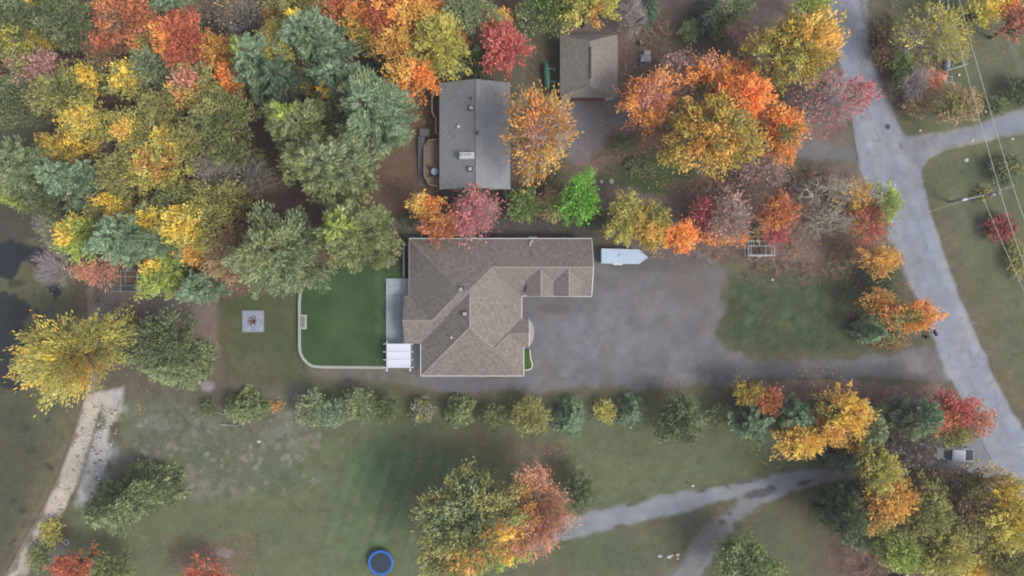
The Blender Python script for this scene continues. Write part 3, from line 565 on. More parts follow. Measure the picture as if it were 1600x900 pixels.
for gxc in (4.27, 8.47):
    mb = MB(); ze = e+s_*4.05-.47*2.0-.2
    pr = [(gxc-2.0, e), (gxc+2.0, e), (gxc+2.0, ze), (gxc, ze+.94), (gxc-2.0, ze)]
    A = [mb.b.verts.new((x, yw, z)) for x, z in pr]; B = [mb.b.verts.new((x, yw+.1, z)) for x, z in pr]
    mb.b.faces.new(A); mb.b.faces.new(B[::-1])
    for i in range(5): mb.b.faces.new((A[i], B[i], B[(i+1) % 5], A[(i+1) % 5]))
    mb.build('gable_wall', SIDING, hs_)
    for sx in (-1, 1):
        mb = MB(); xq = gxc+sx*1.93; A = [mb.b.verts.new((xq, y, z)) for y, z in ((yw+.1, e+.2), (yw+.1, ze), (YA0+(ze-e)/s_, ze))]; B = [mb.b.verts.new((xq-sx*.08, v.co.y, v.co.z)) for v in A]
        mb.b.faces.new(A); mb.b.faces.new(B[::-1]); [mb.b.faces.new((A[i], B[i], B[(i+1) % 3], A[(i+1) % 3])) for i in range(3)]
        mb.build('cheek_wall', SIDING, hs_)
mb = MB()
for (xx, ya, yb) in ((XA-.45, YA0+.5, YN-.5), ):
    pr = [(ya, e-.05), (yb, e-.05), (yA, zr2-.35)]; A = [mb.b.verts.new((xx, y, z)) for y, z in pr]; B = [mb.b.verts.new((xx-.1, y, z)) for y, z in pr]
    mb.b.faces.new(A); mb.b.faces.new(B[::-1])
    for i in range(3): mb.b.faces.new((A[i], B[i], B[(i+1) % 3], A[(i+1) % 3]))
mb.build('gable_wall', SIDING, hs_)
for gxc in (4.27, 8.47):
    d = MB(); 
    for k in range(4): d.box((gxc, yw+.02, .3+k*.56), (3.2, .08, .54))
    d.build('garage_door', WHITE, hs_)
for x in (-12, -9, -4, -1): window(hs_, x, YS+.49, 1.5, 1.4, 1.2, 'S')
for x in (-13, -8, -3, 5): window(hs_, x, YN-.49, 1.6, 1.4, 1.1, 'N')
for y in (-11.5,): window(hs_, XF-.44, y, 1.5, 1.5, 1.3, 'E')
for y in (5.5, 2.5): window(hs_, XW+.49, y, 1.5, 1.4, 1.2, 'W')
for y in (-2.5, -5.5): window(hs_, XW+.49, y, 1.3, 2.0, 1.9, 'W')
# bowed canopy over the front door, on two posts
mb = MB(); arc = [(XG+.02, -4.85)] + [(XG-.15+1.0*math.sin(t_)*.98, -6.85+2.0*math.cos(t_)) for t_ in np.linspace(.15, math.pi-.15, 11)] + [(XG+.02, -8.85)]
mb.prism(arc, 2.45, 2.6); mb.build('door_canopy', M('canopy_metal', (176,174,174), rough=.6), hs_)
for y in (-5.3, -8.4): MB().bar((XG+.3, y, 0), (XG+.3, y, 2.45), .09, n=10).build('post', WHITE, hs_)
MB().box((XF-.4, -6.8, 1.05), (.08, 1.1, 2.1)).build('front_door', BRICKC, hs_)
def zroof(x, y): return e + s_*min(YN-y, XE-x, y-YS, x-XB)
def box_vent(px, py, z, name='roof_vent', parent=None, mat=GALV, sz=.42, h=.28):
    x, y = P(px, py, z); MB().box((x, y, z-.02), (sz*1.9, sz*1.9, .03)).build('vent_shade_plate', DARK, parent or hs_) if sz > .4 else None; mb = MB().box((x, y, z-.1), (sz, sz, .5), 0).box((x, y, z+h*.6), (sz*1.25, sz*1.25, .1), 0, .02); mb.build(name, mat, parent or hs_)  # thin dark plate imitates the shade round the larger vents
box_vent(720, 452, 7.05, mat=M('vent_tan', (176,170,162), rough=.6)); box_vent(726, 490.5, 6.75, mat=M('vent_tan')); 
x, y = P(705, 528, 5.7); MB().bar((x, y, 4.9), (x, y, 6.1), .09, n=10).bar((x, y, 6.05), (x+.12, y+.1, 6.15), .16, n=10).build('vent_pipe', WHITE, hs_)
x, y = P(781, 391, 3.9); MB().bar((x, y, 3.5), (x, y, 4.2), .07, n=10).build('vent_pipe', DARK, hs_)
x, y = P(833, 372.5, 2.0); MB().box((x, y+.05, 1.0), (1.25, .45, 2.0), 0, .03).build('chimney_chase', WHITE, hs_)
x, y = P(829, 378, 3.3); MB().bar((x+.35, y+.25, 3.05), (x+.05, y, 3.5), .09, n=10).bar((x+.05, y, 3.5), (x-.12, y-.65, 3.75), .08, n=10).build('flue_pipe', WHITE, hs_)

# ---- the neighbour's house
nh = empty('house', (0, 0, 0), 'neighbouring house with a plain slate-grey gable roof behind the main house', 'house')
ez, rz_ = 3.3, 5.3
x0, y1 = P(687, 129.5, ez); x1, y0 = P(797.5, 296, ez); xm = P(742.5, 200, rz_)[0]; y1r = y1; sl = (rz_-ez)/(xm-x0); sr = (rz_-ez)/(x1-xm)
build_roof('roof', roof_planes((x0, x1, y0, y1), [(sl, 0, ez-sl*x0), (-sr, 0, ez+sr*x1)]), SH_GREY, nh, .18)
mb = MB(); cap_line(mb, (xm, y0, rz_+.02), (xm, y1, rz_+.02), .14, .04); mb.build('ridge_cap', M('ridge_slate', (112,116,122), rough=.9, n1=(3, .18)), nh)
fascia('gutter', [(x0-.05, y1), (x0-.05, y0)], ez-.05, nh, M('gutter_dark', (84,86,90), rough=.6)); fascia('gutter', [(x1+.05, y1), (x1+.05, y0)], ez-.05, nh, M('gutter_dark'))
wr = (x0+.5, x1-.5, y0+.4, y1-.4); wall_part(wr, ez-.02, nh, mat=M('brown_siding', (120,104,92), rough=.85))
for yy in (y0+.4, y1-.5):
    mb = MB(); pr = [(wr[0], ez-.05), (wr[1], ez-.05), (xm, rz_-.25)]; A = [mb.b.verts.new((x, yy, z)) for x, z in pr]; B = [mb.b.verts.new((x, yy+.1, z)) for x, z in pr]
    mb.b.faces.new(A); mb.b.faces.new(B[::-1]); [mb.b.faces.new((A[i], B[i], B[(i+1) % 3], A[(i+1) % 3])) for i in range(3)]
    mb.build('gable_wall', M('brown_siding'), nh)
for y in (y0+2.5, y0+7, y0+12): window(nh, wr[0]-.02, y, 1.7, 1.6, 1.2, 'W'); window(nh, wr[1]+.02, y, 1.7, 1.6, 1.2, 'E')
for x in (x0+2.5, x1-2.5): window(nh, x, y0+.39, 1.7, 1.4, 1.2, 'S')
for p_, z, m_, q in (((736, 168.5), 5.25, GALV, .42), ((716.5, 198), 4.6, WHITE, .3), ((734.5, 264), 5.2, GALV, .42), ((745, 208), 5.3, M('gutter_dark'), .4), ((735.5, 154), 5.2, DARK, .2)): box_vent(*p_, z, 'roof_vent', nh, m_, q, .2)
x, y = P(729.5, 243, 5.35); ch = MB().box((x, y, 5.1), (2.2, .95, .9), 0, .02).build('chimney', M('chimney_cap', (208,212,216), rough=.6), nh)
for dx, r in ((-.7, .22), (-.25, .18), (.15, .14), (.55, .22)): MB().lathe([(r, 0), (r, .22), (r*.7, .24)], (x+dx, y, 5.54), 12).build('flue', GALV, ch)
x, y = P(795, 131, 3.5); MB().bar((x, y, 3.3), (x, y-.1, 4.0), .07, n=8).build('vent_pipe', WHITE, nh)
# decks on the west side of that house: pieces of the house
WOOD = M('deck_boards_tan', (132,116,100), rough=.85, n1=(2, .1), n2=(14, .12)); WOODG = M('deck_rail_pale', (158,140,120), rough=.8); STEPM = M('weathered_grey_boards', (112,114,120), rough=.9, n1=(3, .16))
def deck(name, pts_px, z, label, mat, railw=.14, rail_h=.9, open_edges=()):
    dk = empty(name, (0, 0, 0), label, 'deck'); pts = [P(px, py, z) for px, py in pts_px]
    xs = [p[0] for p in pts]; ys = [p[1] for p in pts]; fr = MB()
    fr.prism(pts, z-.25, z-.04).build('frame', STEPM, dk)
    yb = min(ys)+.03; k = 0; me0 = None
    while yb < max(ys)-.05:                      # boards run east-west, clipped to the deck's outline
        strip = clip_poly(clip_poly(list(pts), 0, 1, -yb), 0, -1, yb+.28)
        if len(strip) >= 3 and max(p[0] for p in strip)-min(p[0] for p in strip) > .2:
            MB().prism(strip, z-.04, z+.004*(k % 3)).build('board', mat, dk)
        yb += .30; k += 1
    rb = MB(); n = len(pts)
    for i in range(n):
        if i in open_edges: continue
        a, b = pts[i], pts[(i+1) % n]; rb.bar((*a, z+rail_h), (*b, z+rail_h), .085, .085); L_ = math.dist(a, b); m = max(1, int(L_/.35))
        for j in range(m+1):
            t_ = j/m; q = (a[0]+(b[0]-a[0])*t_, a[1]+(b[1]-a[1])*t_); rb.bar((*q, z), (*q, z+rail_h), .05 if j in (0, m) else .018)
    rb.build('railing', WOODG, dk)
    for i in range(n):
        if i not in open_edges: MB().bar((*pts[i], -.2), (*pts[i], z-.25), .08).build('post', STEPM, dk)
    return dk
deck('deck', [(685,220),(685,292),(672,290),(664,277),(664,231),(671,221)], 1.6, 'tan eight-sided timber deck with a pale rail on the west side of the grey-roofed house', WOOD, open_edges=(0,))
deck('deck', [(685,151),(685,212),(682,209),(682,188),(676,177),(676,151)], 1.6, 'narrow dark upper deck with pale rail beside the north-west corner of the grey-roofed house', M('deck_boards_dark', (84,80,78), rough=.9, n1=(3, .15)), open_edges=(0,))
st = empty('steps', (0, 0, 0), 'weathered grey boardwalk and steps descending beside the tan deck', 'steps')
for k in range(13):
    x, y = P(658.5, 216+k*6, .9-.06*k); MB().box((x, y, .85-.06*k), (1.0, .52, .08)).build('step', STEPM, st)
for sx in (-.5, .5):
    a = P(658.5, 216, .9); b = P(658.5, 288, .1); MB().bar((a[0]+sx*.9, a[1], .72), (b[0]+sx*.9, b[1], .0), .07).build('stringer', STEPM, st)
ld = empty('steps', (0, 0, 0), 'square grey landing at the head of the boardwalk north of the tan deck', 'steps')
x, y = P(660, 216, 1.0)
for k in range(6): MB().box((x+.35, y+.25+k*.19-.1+.3, 1.0), (1.5, .17, .06)).build('board', STEPM, ld)
for sx in (-.35, .35): MB().box((x+.35+sx, y+.85, .45), (.12, 1.0, 1.04)).build('support', STEPM, ld)
tb = empty('patio_table', (*P(680, 269, 1.6), 1.6), 'round glass patio table with dark chairs on the tan deck', 'table')
MB().lathe([(.0, .70), (.52, .70), (.55, .72), (.52, .75), (.0, .75)], n=28, cap=False).build('tabletop', M('table_glass', (150,176,192), rough=.15, spec=.7), tb)
MB().lathe([(.25, 0), (.22, .04), (.05, .06), (.05, .70)], n=14).build('pedestal', DARK, tb)
for k, a in enumerate((.8, 2.4, 3.9, 5.4)):
    x, y = P(680, 269, 1.6); c_ = empty('patio_chair', (x+.82*math.cos(a), y+.82*math.sin(a), 1.605), ['dark patio chair north-east of the round glass table on the tan deck','dark patio chair north-west of the round glass table on the tan deck','dark patio chair south-west of the round glass table on the tan deck','dark patio chair south-east of the round glass table on the tan deck'][k], 'chair', 'chairs round the glass table', a+math.pi/2)
    MB().box((0, 0, .42), (.44, .42, .06), 0, .02).build('seat', DARK, c_); MB().box((0, -.2, .68), (.44, .05, .46), 0, .02).build('backrest', DARK, c_)
    for sx in (-.18, .18):
        for sy in (-.16, .16): MB().bar((sx, sy, 0), (sx, sy, .4), .02).build('leg', DARK, c_)

# ---- detached garage
gh = empty('garage', (0, 0, 0), 'detached garage with a weathered taupe hip roof and reddish door, top centre', 'garage')
ez, rz_ = 2.75, 4.7
x0, y1 = P(875, 53.5, ez); x1, y0 = P(965, 151, ez); xm = (x0+x1)/2; g = (rz_-ez)/(xm-x0); hy = 1.0
yrN = P(920, 63, rz_)[1]; yrS = P(920, 134.5, rz_)[1]; gn = (rz_-.12-ez)/(y1-yrN); gs_ = (rz_-.12-ez)/(yrS-y0)
build_roof('roof', roof_planes((x0, x1, y0, y1), [(g, 0, ez-g*x0), (-g, 0, ez+g*x1), (0, gs_, ez-gs_*y0), (0, -gn, ez+gn*y1)]), SH_GAR, gh, .16)
mb = MB().box((xm, (P(0, 73, rz_)[1]+P(0, 123, rz_)[1])/2, rz_+.02), (.30, P(0, 73, rz_)[1]-P(0, 123, rz_)[1], .12), 0, .03); mb.build('ridge_vent', M('ridge_vent_dark', (78,76,76), rough=.8), gh)
mb = MB()
for a, b in (((x0, y0, ez), (xm-.2*0-1.3, yrS, rz_-.55)), ((x1, y0, ez), (xm+1.3, yrS, rz_-.55))): pass
for (cx, cy, ry) in ((x0, y0, yrS), (x1, y0, yrS), (x0, y1, yrN), (x1, y1, yrN)):
    gg = gs_ if cy == y0 else gn; t_ = abs(ry-cy); dx = gg*t_/g; zz = ez+gg*t_; sg = 1 if cx == x0 else -1
    mb = MB(); cap_line(mb, (cx, cy, ez+.02), (cx+sg*dx, ry, zz+.02), .12, .03)
    mb.build('hip_cap', M('hip_cap_taupe', (150,142,134), rough=.9, n1=(4, .1)), gh)
wall_part((x0+.35, x1-.35, y0+.14, y1-.35), ez-.02, gh, mat=M('garage_siding', (200,198,194), rough=.8))
gd = MB()
for k in range(4): gd.box((xm, y0+.10, .3+k*.56), (5.3, .06, .55))
gd.build('garage_door', BRICKC, gh)
MB().box((xm, y0+.06, 2.5), (5.5, .10, .25)).build('door_lintel', BRICKC, gh)
fascia('gutter', [(x0, y0-.05), (x1, y0-.05)], ez-.1, gh, M('gutter_grey'), .08, .12); window(gh, x0+.34, (y0+y1)/2, 1.6, 1.2, .9, 'W'); window(gh, x1-.34, (y0+y1)/2, 1.6, 1.2, .9, 'E')

# ---- canoe on its rack
cn = empty('canoe', (*P(854.5, 118, .9), .9), 'green canoe stored upside down on a white rack west of the garage', 'canoe', None, .09)
mb = MB(); rings = []
for i in range(17):
    t_ = i/16*2-1; wd = .46*(1-abs(t_)**2.4)+.01; y = t_*2.3; up = .10*abs(t_)**3
    rings.append([mb.b.verts.new((wd*math.cos(a), y, .02-up*0+ .38*math.sin(a)*(.25+.75*(1-abs(t_)**3)))) for a in np.linspace(0, math.pi, 9)])
for A, B in zip(rings, rings[1:]):
    for i in range(8): mb.b.faces.new((A[i], A[i+1], B[i+1], B[i]))
hull = mb.build('hull', M('canoe_green', (70,120,100), rough=.4), cn, True); mo = hull.modifiers.new('thickness', 'SOLIDIFY'); mo.thickness = .03
g1 = MB(); 
for sgn in (-1, 1):
    for i in range(16):
        a = i/16*2-1; b = (i+1)/16*2-1; f = lambda t_: (sgn*(.46*(1-abs(t_)**2.4)+.01), t_*2.3, .02); g1.bar(f(a), f(b), .02)
g1.build('gunwale', M('canoe_trim', (96,140,120), rough=.5), cn)
for k, py in enumerate((107, 127)):
    x, y = P(860, py, .9); r_ = empty('canoe_rack', (x, y, 0), ['white sawhorse stand under the north half of the green canoe', 'white sawhorse stand under the south half of the green canoe'][k], 'rack', 'rack stands under the canoe')
    MB().bar((-.95, 0, .86), (.8, 0, .86), .04).build('crossbar', WHITE, r_)
    for sx in (-.8, .7):
        for sy in (-.28, .28): MB().bar((sx, sy, -.02), (sx, 0, .84), .035).build('leg', WHITE, r_)

# ---- patio, retaining wall, raised lawn, window well, pergola
zl = .5
WALLPX = [(498,434),(492,434.5),(485,437),(478,442),(472,450),(469,460),(468,472),(468,540),(469,550),(473,559),(480,567),(488,572),(500,573.5),(602,574.5)]
def path_prism(mb, pts, w_, z0, z1, seg_gap=0):
    n = len(pts); L_, R_ = [], []
    for i in range(n):
        a = Vector(pts[max(0, i-1)]); b = Vector(pts[min(n-1, i+1)]); d = (b-a).normalized(); nrm = Vector((-d.y, d.x))*w_/2; p = Vector(pts[i]); L_.append(p+nrm); R_.append(p-nrm)
    vs = [[mb.b.verts.new((*q, z)) for q in (L_[i], R_[i]) for z in (z0, z1)] for i in range(n)]
    for A, B in zip(vs, vs[1:]):
        for i, j in ((0, 1), (1, 3), (3, 2), (2, 0)): mb.b.faces.new((A[i], A[j], B[j], B[i]))
    mb.b.faces.new((vs[0][0], vs[0][1], vs[0][3], vs[0][2])); mb.b.faces.new((vs[-1][0], vs[-1][2], vs[-1][3], vs[-1][1]))
rw = empty('retaining_wall', (0, 0, 0), 'curved pale concrete retaining wall round the deep green raised lawn', 'wall')
wl = [P(px, py, zl) for px, py in WALLPX]; CURB = M('wall_cap_pale', (176,180,172), rough=.85, n1=(2, .08), n2=(12, .08)); WALLD = M('wall_block_dark', (92,94,92), rough=.9, n1=(4, .15))
mb = MB(); path_prism(mb, wl, .34, -.35, zl); mb.build('wall_face', WALLD, rw)
dense = []                                  # cap stones, one piece each
for a, b in zip(wl, wl[1:]):
    m = max(1, round(math.dist(a, b)/1.0)); dense += [(a[0]+(b[0]-a[0])*k/m, a[1]+(b[1]-a[1])*k/m) for k in range(m)]
dense.append(wl[-1])
gap_y = (P(0, 494, zl)[1], P(0, 514, zl)[1])
for i, (a, b) in enumerate(zip(dense, dense[1:])):
    mb = MB(); d = Vector(b)-Vector(a); d.normalize(); path_prism(mb, [(a[0]+d.x*.006, a[1]+d.y*.006), (b[0]-d.x*.006, b[1]-d.y*.006)], .42, zl+.002, zl+.09); mb.build('cap_stone', CURB, rw)
alc = MB(); x0, y1 = P(469, 493, zl); x1, y0 = P(476, 513, zl)
for c_, d_ in ((((x0+x1)/2+.2, y1, zl+.0), (x1-x0+.3, .28, .3)), (((x0+x1)/2+.2, y0, zl+.0), (x1-x0+.3, .28, .3)), ((x1+.2, (y0+y1)/2, zl+.0), (.28, y1-y0+.27, .302))): alc.box(c_, d_)
alc.build('step_surround', CURB, rw); 
for k in range(2): MB().box(((x0+x1)/2+.02+k*.2, (y0+y1)/2, zl+.096+.03*k), (.55-k*.2, y1-y0-.3, .06)).build('step', M('step_grey', (132,136,134), rough=.9), rw)
# raised lawn
LAWNPX = [(498,436),(485,439),(474,449),(470,460),(469,472),(469,540),(470,550),(474,559),(482,567),(490,572),(602,573.5),(602,434),(632,434),(632,378),(636,372),(600,378),(545,400),(505,425)]
pl = np.array([P(px, py, zl-.04) for px, py in LAWNPX]); lo = pl.min(0); hi = pl.max(0); lx = np.arange(lo[0]-.3, hi[0]+.3, .2); ly = np.arange(lo[1]-.3, hi[1]+.3, .2); LX, LY = np.meshgrid(lx, ly)
d = sdist(pl, LX, LY); ins = d > -.1; cell = (ins[:-1, :-1].astype(int)+ins[:-1, 1:]+ins[1:, 1:]+ins[1:, :-1]) >= 3; id_ = np.arange(LX.size).reshape(LX.shape)
Fq = np.stack([id_[:-1, :-1], id_[:-1, 1:], id_[1:, 1:], id_[1:, :-1]], -1)[cell]; gyd, gxd = np.gradient(d, .2); nn = np.hypot(gxd, gyd)+1e-6; mv = np.where(d < .18, np.clip(d, -.2, .2), 0)
LX2 = LX-mv*gxd/nn; LY2 = LY-mv*gyd/nn; used = np.unique(Fq); rm = np.full(LX.size, -1); rm[used] = np.arange(len(used))
na = vnoise(LX, LY, 5, 41); nb = vnoise(LX, LY, 1.3, 42); back = np.clip((LY-(-.3))/4, 0, 1)
c0 = lin((54,82,48)); c1 = lin((84,108,70)); c2 = lin((84,78,56)); tt = np.clip(na*1.1+nb*.7-.5, 0, 1)[..., None]; lc = c0*(1-tt)+c1*tt
bb = (np.clip((LY-(2.2))/2.2, 0, 1)*np.clip(.3+nb, 0, 1))[..., None]*.85; lc = lc*(1-bb)+c2*bb
mow = (.5+.5*np.sin(LX*2.6+nb*1.5))[..., None]*.22; lc = lc*(1-mow)+lin((70,96,62))*mow
strp = (np.clip(1-np.abs(LX+20.6+(nb-.5)*.8)/.9, 0, 1)*nb)[..., None]*.9; lc = lc*(1-strp)+lin((92,120,88))*strp
ramp = np.clip((LY-1.2)/5.5, 0, 1)*(zl-.05)
Vq = np.stack([LX2, LY2, zl-.04-ramp*.9+nb*.03], -1).reshape(-1, 3)[used]
lawn_m = node_mat('lawn_grass_lush', attr='Col', rough=.9, n1=(5, .12), n2=(20, .25), bump=(24, .8, .05), spec=.15)
tag(link('raised_lawn', np_mesh('raised_lawn', Vq, rm[Fq], lc.reshape(-1, 3)[used]*GAIN, True), lawn_m), kind='structure')
# patio of large pavers
pt = empty('patio', (0, 0, 0), 'pale blue-grey paved patio slab on the west side of the main house', 'patio'); zpz = .62
def pavers(px0, py0, px1, py1, nx, ny):
    x0, y1 = P(px0, py0, zpz); x1, y0 = P(px1, py1, zpz); w_, h_ = (x1-x0)/nx, (y1-y0)/ny
    for i in range(nx):
        for j in range(ny):
            v = RNG.random(); MB().box((x0+(i+.5)*w_, y0+(j+.5)*h_, zpz-.05+v*.004), (w_-.015, h_-.015, .1)).build('paver', PAV[int(v*3)], pt)
PAV = [M('paver_a', (160,174,182), rough=.9, n1=(2, .07), n2=(14, .08)), M('paver_b', (166,180,188), rough=.9, n1=(2, .07), n2=(14, .08)), M('paver_c', (172,185,192), rough=.9, n1=(2, .07), n2=(14, .08))]
pavers(603, 435, 640, 537, 3, 8); pavers(603, 537, 661, 574, 4, 3)
x0, y1 = P(603, 435, zpz); x1, y0 = P(640, 537, zpz); xx1, yy0 = P(661, 574, zpz)
MB().box(((x0+x1)/2, (y0+y1)/2+.02, zpz/2-.2), (x1-x0-.06, y1-y0, zpz+.28)).box(((x0+xx1)/2, (yy0+y0)/2, zpz/2-.2), (xx1-x0-.06, y0-yy0-.06, zpz+.279)).build('slab_base', WALLD, pt)
# basement light well with a white rail
ww = empty('window_well', (0, 0, 0), 'dark sunken stairwell with a pale railing beside the north-west corner of the main house', 'stairwell')
x0, y1 = P(631.5, 378, .6); x1, y0 = P(640, 433, .6)
MB().box((x0+.05, (y0+y1)/2, .28), (.12, y1-y0, .55)).box(((x0+x1)/2, y1, .28), (x1-x0, .12, .55)).build('well_wall', WALLD, ww)
MB().box(((x0+x1)/2+.1, (y0+y1)/2, .04), (x1-x0-.1, y1-y0-.14, .06)).build('well_floor', M('well_shadow_floor', (34,34,38), rough=.9), ww)  # near-black colour puts the stairwell's deep shade into this shallow floor
mb = MB(); mb.bar((x0+.05, y0, 1.45), (x0+.05, y1, 1.45), .07); mb.bar((x0+.05, y0, .75), (x0+.05, y1, .75), .04)
for k in range(26): yy = y0+(y1-y0)*k/25; mb.bar((x0+.05, yy, .5), (x0+.05, yy, 1.45), .02 if k % 5 else .05)
mb.build('railing', M('rail_pale', (176,178,180), rough=.6), ww)
for k in range(7): MB().box(((x0+x1)/2+.12, y1-.5-k*.3, .05+.4*(1-k/7)), (x1-x0-.2, .3, .08)).build('step', M('well_step', (70,70,72), rough=.9), ww)
# pergola
pg = empty('pergola', (0, 0, 0), 'white pergola with a pale canopy at the lower left corner of the main house', 'pergola'); zp_ = 2.6
X0, Y1 = P(604.5, 537, zp_); X1, Y0 = P(641, 575, zp_)
for x in (X0, X1):
    for y in (Y0+.05, Y1-.1): MB().box((x, y, .62+(zp_-.62)/2-.1), (.2, .2, zp_-.72), 0, .02).build('post', WHITE, pg)
for x in (X0, X1): MB().box((x, (Y0+Y1)/2-.05, zp_-.06), (.12, Y1-Y0+.9, .2)).build('beam', WHITE, pg)
for k in range(4): y = Y0+.08+(Y1-Y0-.12)*k/3; MB().box(((X0+X1)/2, y, zp_+.10), (X1-X0+1.05, .09, .16)).build('rafter', WHITE, pg)
CANV = M('canopy_white', (226,233,244), rough=.7, n1=(.8, .03))
for k in range(3):
    ya = Y0+.08+(Y1-Y0-.12)*k/3+.05; yb = Y0+.08+(Y1-Y0-.12)*(k+1)/3-.05; MB().slab([(X0+.02, ya, zp_+.12), (X1-.02, ya, zp_+.12), (X1-.02, (ya+yb)/2, zp_+.08), (X1-.02, yb, zp_+.12), (X0+.02, yb, zp_+.12), (X0+.02, (ya+yb)/2, zp_+.08)], .03).build('canopy_panel', CANV, pg)
for x in (X0, X1):
    for dy in (-.35,): MB().box((x, Y0+dy, zp_-.02), (.26, .26, .16), 0, .02).build('bracket', WHITE, pg)
# flower bed by the front door
fb = empty('flower_bed', (0, 0, 0), 'small green planting bed with a curving white kerb beside the front entrance', 'flower bed')
bp_ = [P(px, py, .1) for px, py in [(818,546),(828,546),(828.5,554),(829,560),(831,566),(832,571),(830,576),(825,578),(818,578.5)]]
mb = MB(); path_prism(mb, [(a[0], a[1]) for a in bp_[1:]], .16, -.1, .18); mb.build('kerb', WHITE, fb)
MB().prism(bp_, -.1, .06).build('soil', M('bed_soil', (70,74,48), rough=1), fb)
mb = MB(); pb = np.array(bp_)
for k in range(1300):
    q = RNG.random(2)*(pb.max(0)-pb.min(0)-.1)+pb.min(0)+.05
    if sdist(pb, np.array([q[0]]), np.array([q[1]]))[0] < .1: continue
    h_ = .05+RNG.random()*.3; a = RNG.random()*6.3; u = Vector((math.cos(a), math.sin(a), .4))*.07; v = Vector((-math.sin(a), math.cos(a), .1))*.03; c_ = Vector((*q, .06+h_)); mb.poly([c_-u, c_-v, c_+u, c_+v])
mb.build('foliage', M('bed_leaves', (84,116,46), g=.9, rough=.7, n1=(3, .3)), fb)

# ---- fire pit
fp = empty('fire_pit', (*P(395.5, 502, .1), 0), 'square pale stone fire pit pad with charred logs on the lawn near the lake', 'fire pit')
PADM = [M('pad_stone_a', (158,166,184), rough=.9, n1=(2, .08), n2=(10, .1)), M('pad_stone_b', (146,154,172), rough=.9, n1=(2, .08), n2=(10, .1)), M('pad_stone_c', (172,178,194), rough=.9, n1=(2, .08), n2=(10, .1))]
n_ = 5; wd = 3.0/n_
for i in range(n_):
    for j in range(n_):
        if i == 2 and j == 2: continue
        MB().box(((i-2)*wd, (j-2)*wd, .05+RNG.random()*.012), (wd-.02, wd-.02, .14)).build('slab', PADM[(i*2+j*3+i*j) % 3], fp)
for sx, sy, lx_, ly_ in ((0, 1.6, 3.4, .18), (0, -1.6, 3.4, .18), (1.6, 0, .18, 3.01), (-1.6, 0, .18, 3.01)): MB().box((sx, sy, .07), (lx_, ly_, .2)).build('edging', M('pad_edge', (150,164,172), rough=.9), fp)
for k in range(12):
    a = k/12*2*math.pi; q = .62; c_ = (max(-.5, min(.5, q*math.cos(a)*1.2)), max(-.5, min(.5, q*math.sin(a)*1.2)))
    MB().box((c_[0], c_[1], .24), (.25, .22, .2), a*.3, .03).build('stone', M('pit_stone' if k % 2 else 'pit_stone_dark', (176,170,166) if k % 2 else (112,104,100), rough=.9), fp)
MB().box((0, 0, .07), (.9, .9, .08)).build('ash_bed', M('ash', (44,38,38), rough=1), fp)
for k in range(5): a = .6*k; MB().bar((-.3*math.cos(a), -.3*math.sin(a), .16+k*.05), (.3*math.cos(a), .3*math.sin(a), .2+k*.05), .055, n=8).build('log', M('charred_log' if k % 2 else 'reddish_log', (60,44,40) if k % 2 else (150,90,80), rough=.9), fp)

# ---- small round covers
for nm, px, py, r, c_, lb in (('tank_cover', 599, 412, .36, (140,176,160), 'round pale green septic cover, left one of the pair by the house'), ('tank_cover', 616.5, 411, .36, (140,176,160), 'round pale green septic cover nearer the stairwell rail'),
                              ('well_cap', 955.5, 283, .42, (142,146,142), 'larger round concrete well lid in the leafy yard right of the bright green tree'), ('well_cap', 940, 283.5, .26, (150,160,156), 'small round pale cap between the concrete well lid and a square slab')):
    x, y = P(px, py, .2); zz = .1 if 'tank' in nm else gz(x, y)
    o = MB().lathe([(r, -.05), (r, .12), (r*.92, .16), (0.01, .18)], (0, 0, 0), 24).build(nm, M('cover_%d' % c_[0], c_, rough=.7, n1=(3, .1)), None, False, (x, y, zz)); tag(o, lb, 'cover', 'septic covers in the grass' if 'tank' in nm else None)
x, y = P(928, 284, .1); tag(MB().box((0, 0, .04), (.7, .8, .14), 0, .02).build('paving_slab', M('slab_buff', (132,132,110), rough=.9, n1=(2, .1)), None, False, (x, y, gz(x, y))), 'square buff paving slab at the right edge of the bright green tree', 'slab')
x, y = P(1009, 88, .6); cr = empty('storage_box', (x, y, gz(x, y)), 'pale grey storage box with a split lid standing in leaf litter right of the garage', 'box')
MB().box((0, 0, .32), (1.5, 1.75, .6), 0, .03).build('body', M('box_grey', (150,152,158), rough=.7), cr)
MB().box((0, -.42, .66), (1.6, .9, .07), 0, .02).build('lid', M('box_lid', (178,180,186), rough=.6), cr); MB().box((.25, .5, .66), (1.0, .7, .07), .06, .02).build('lid', M('box_lid'), cr)
MB().box((-.45, .55, .645), (.5, .5, .05)).build('tray', DARK, cr)
x, y = P(1001, 67, .4); tag(MB().box((0, 0, .35), (.3, .7, .9), 0, .04).build('tree_stump', M('stump_pale', (150,146,148), rough=.9, n1=(4, .2)), None, False, (x, y, gz(x, y))), 'narrow pale upright board just north of the storage box', 'board')
TARP = M('tarp_teal', (84,110,104), rough=.6)
x, y = P(715, 324, .5); o = MB().box((0, 0, .3), (1.7, .9, .7), 0, .12).build('covered_woodpile', TARP, None, True, (x, y, gz(x, y))); tag(o, 'low pile under a teal tarpaulin between the rust and pink-red trees', 'woodpile')

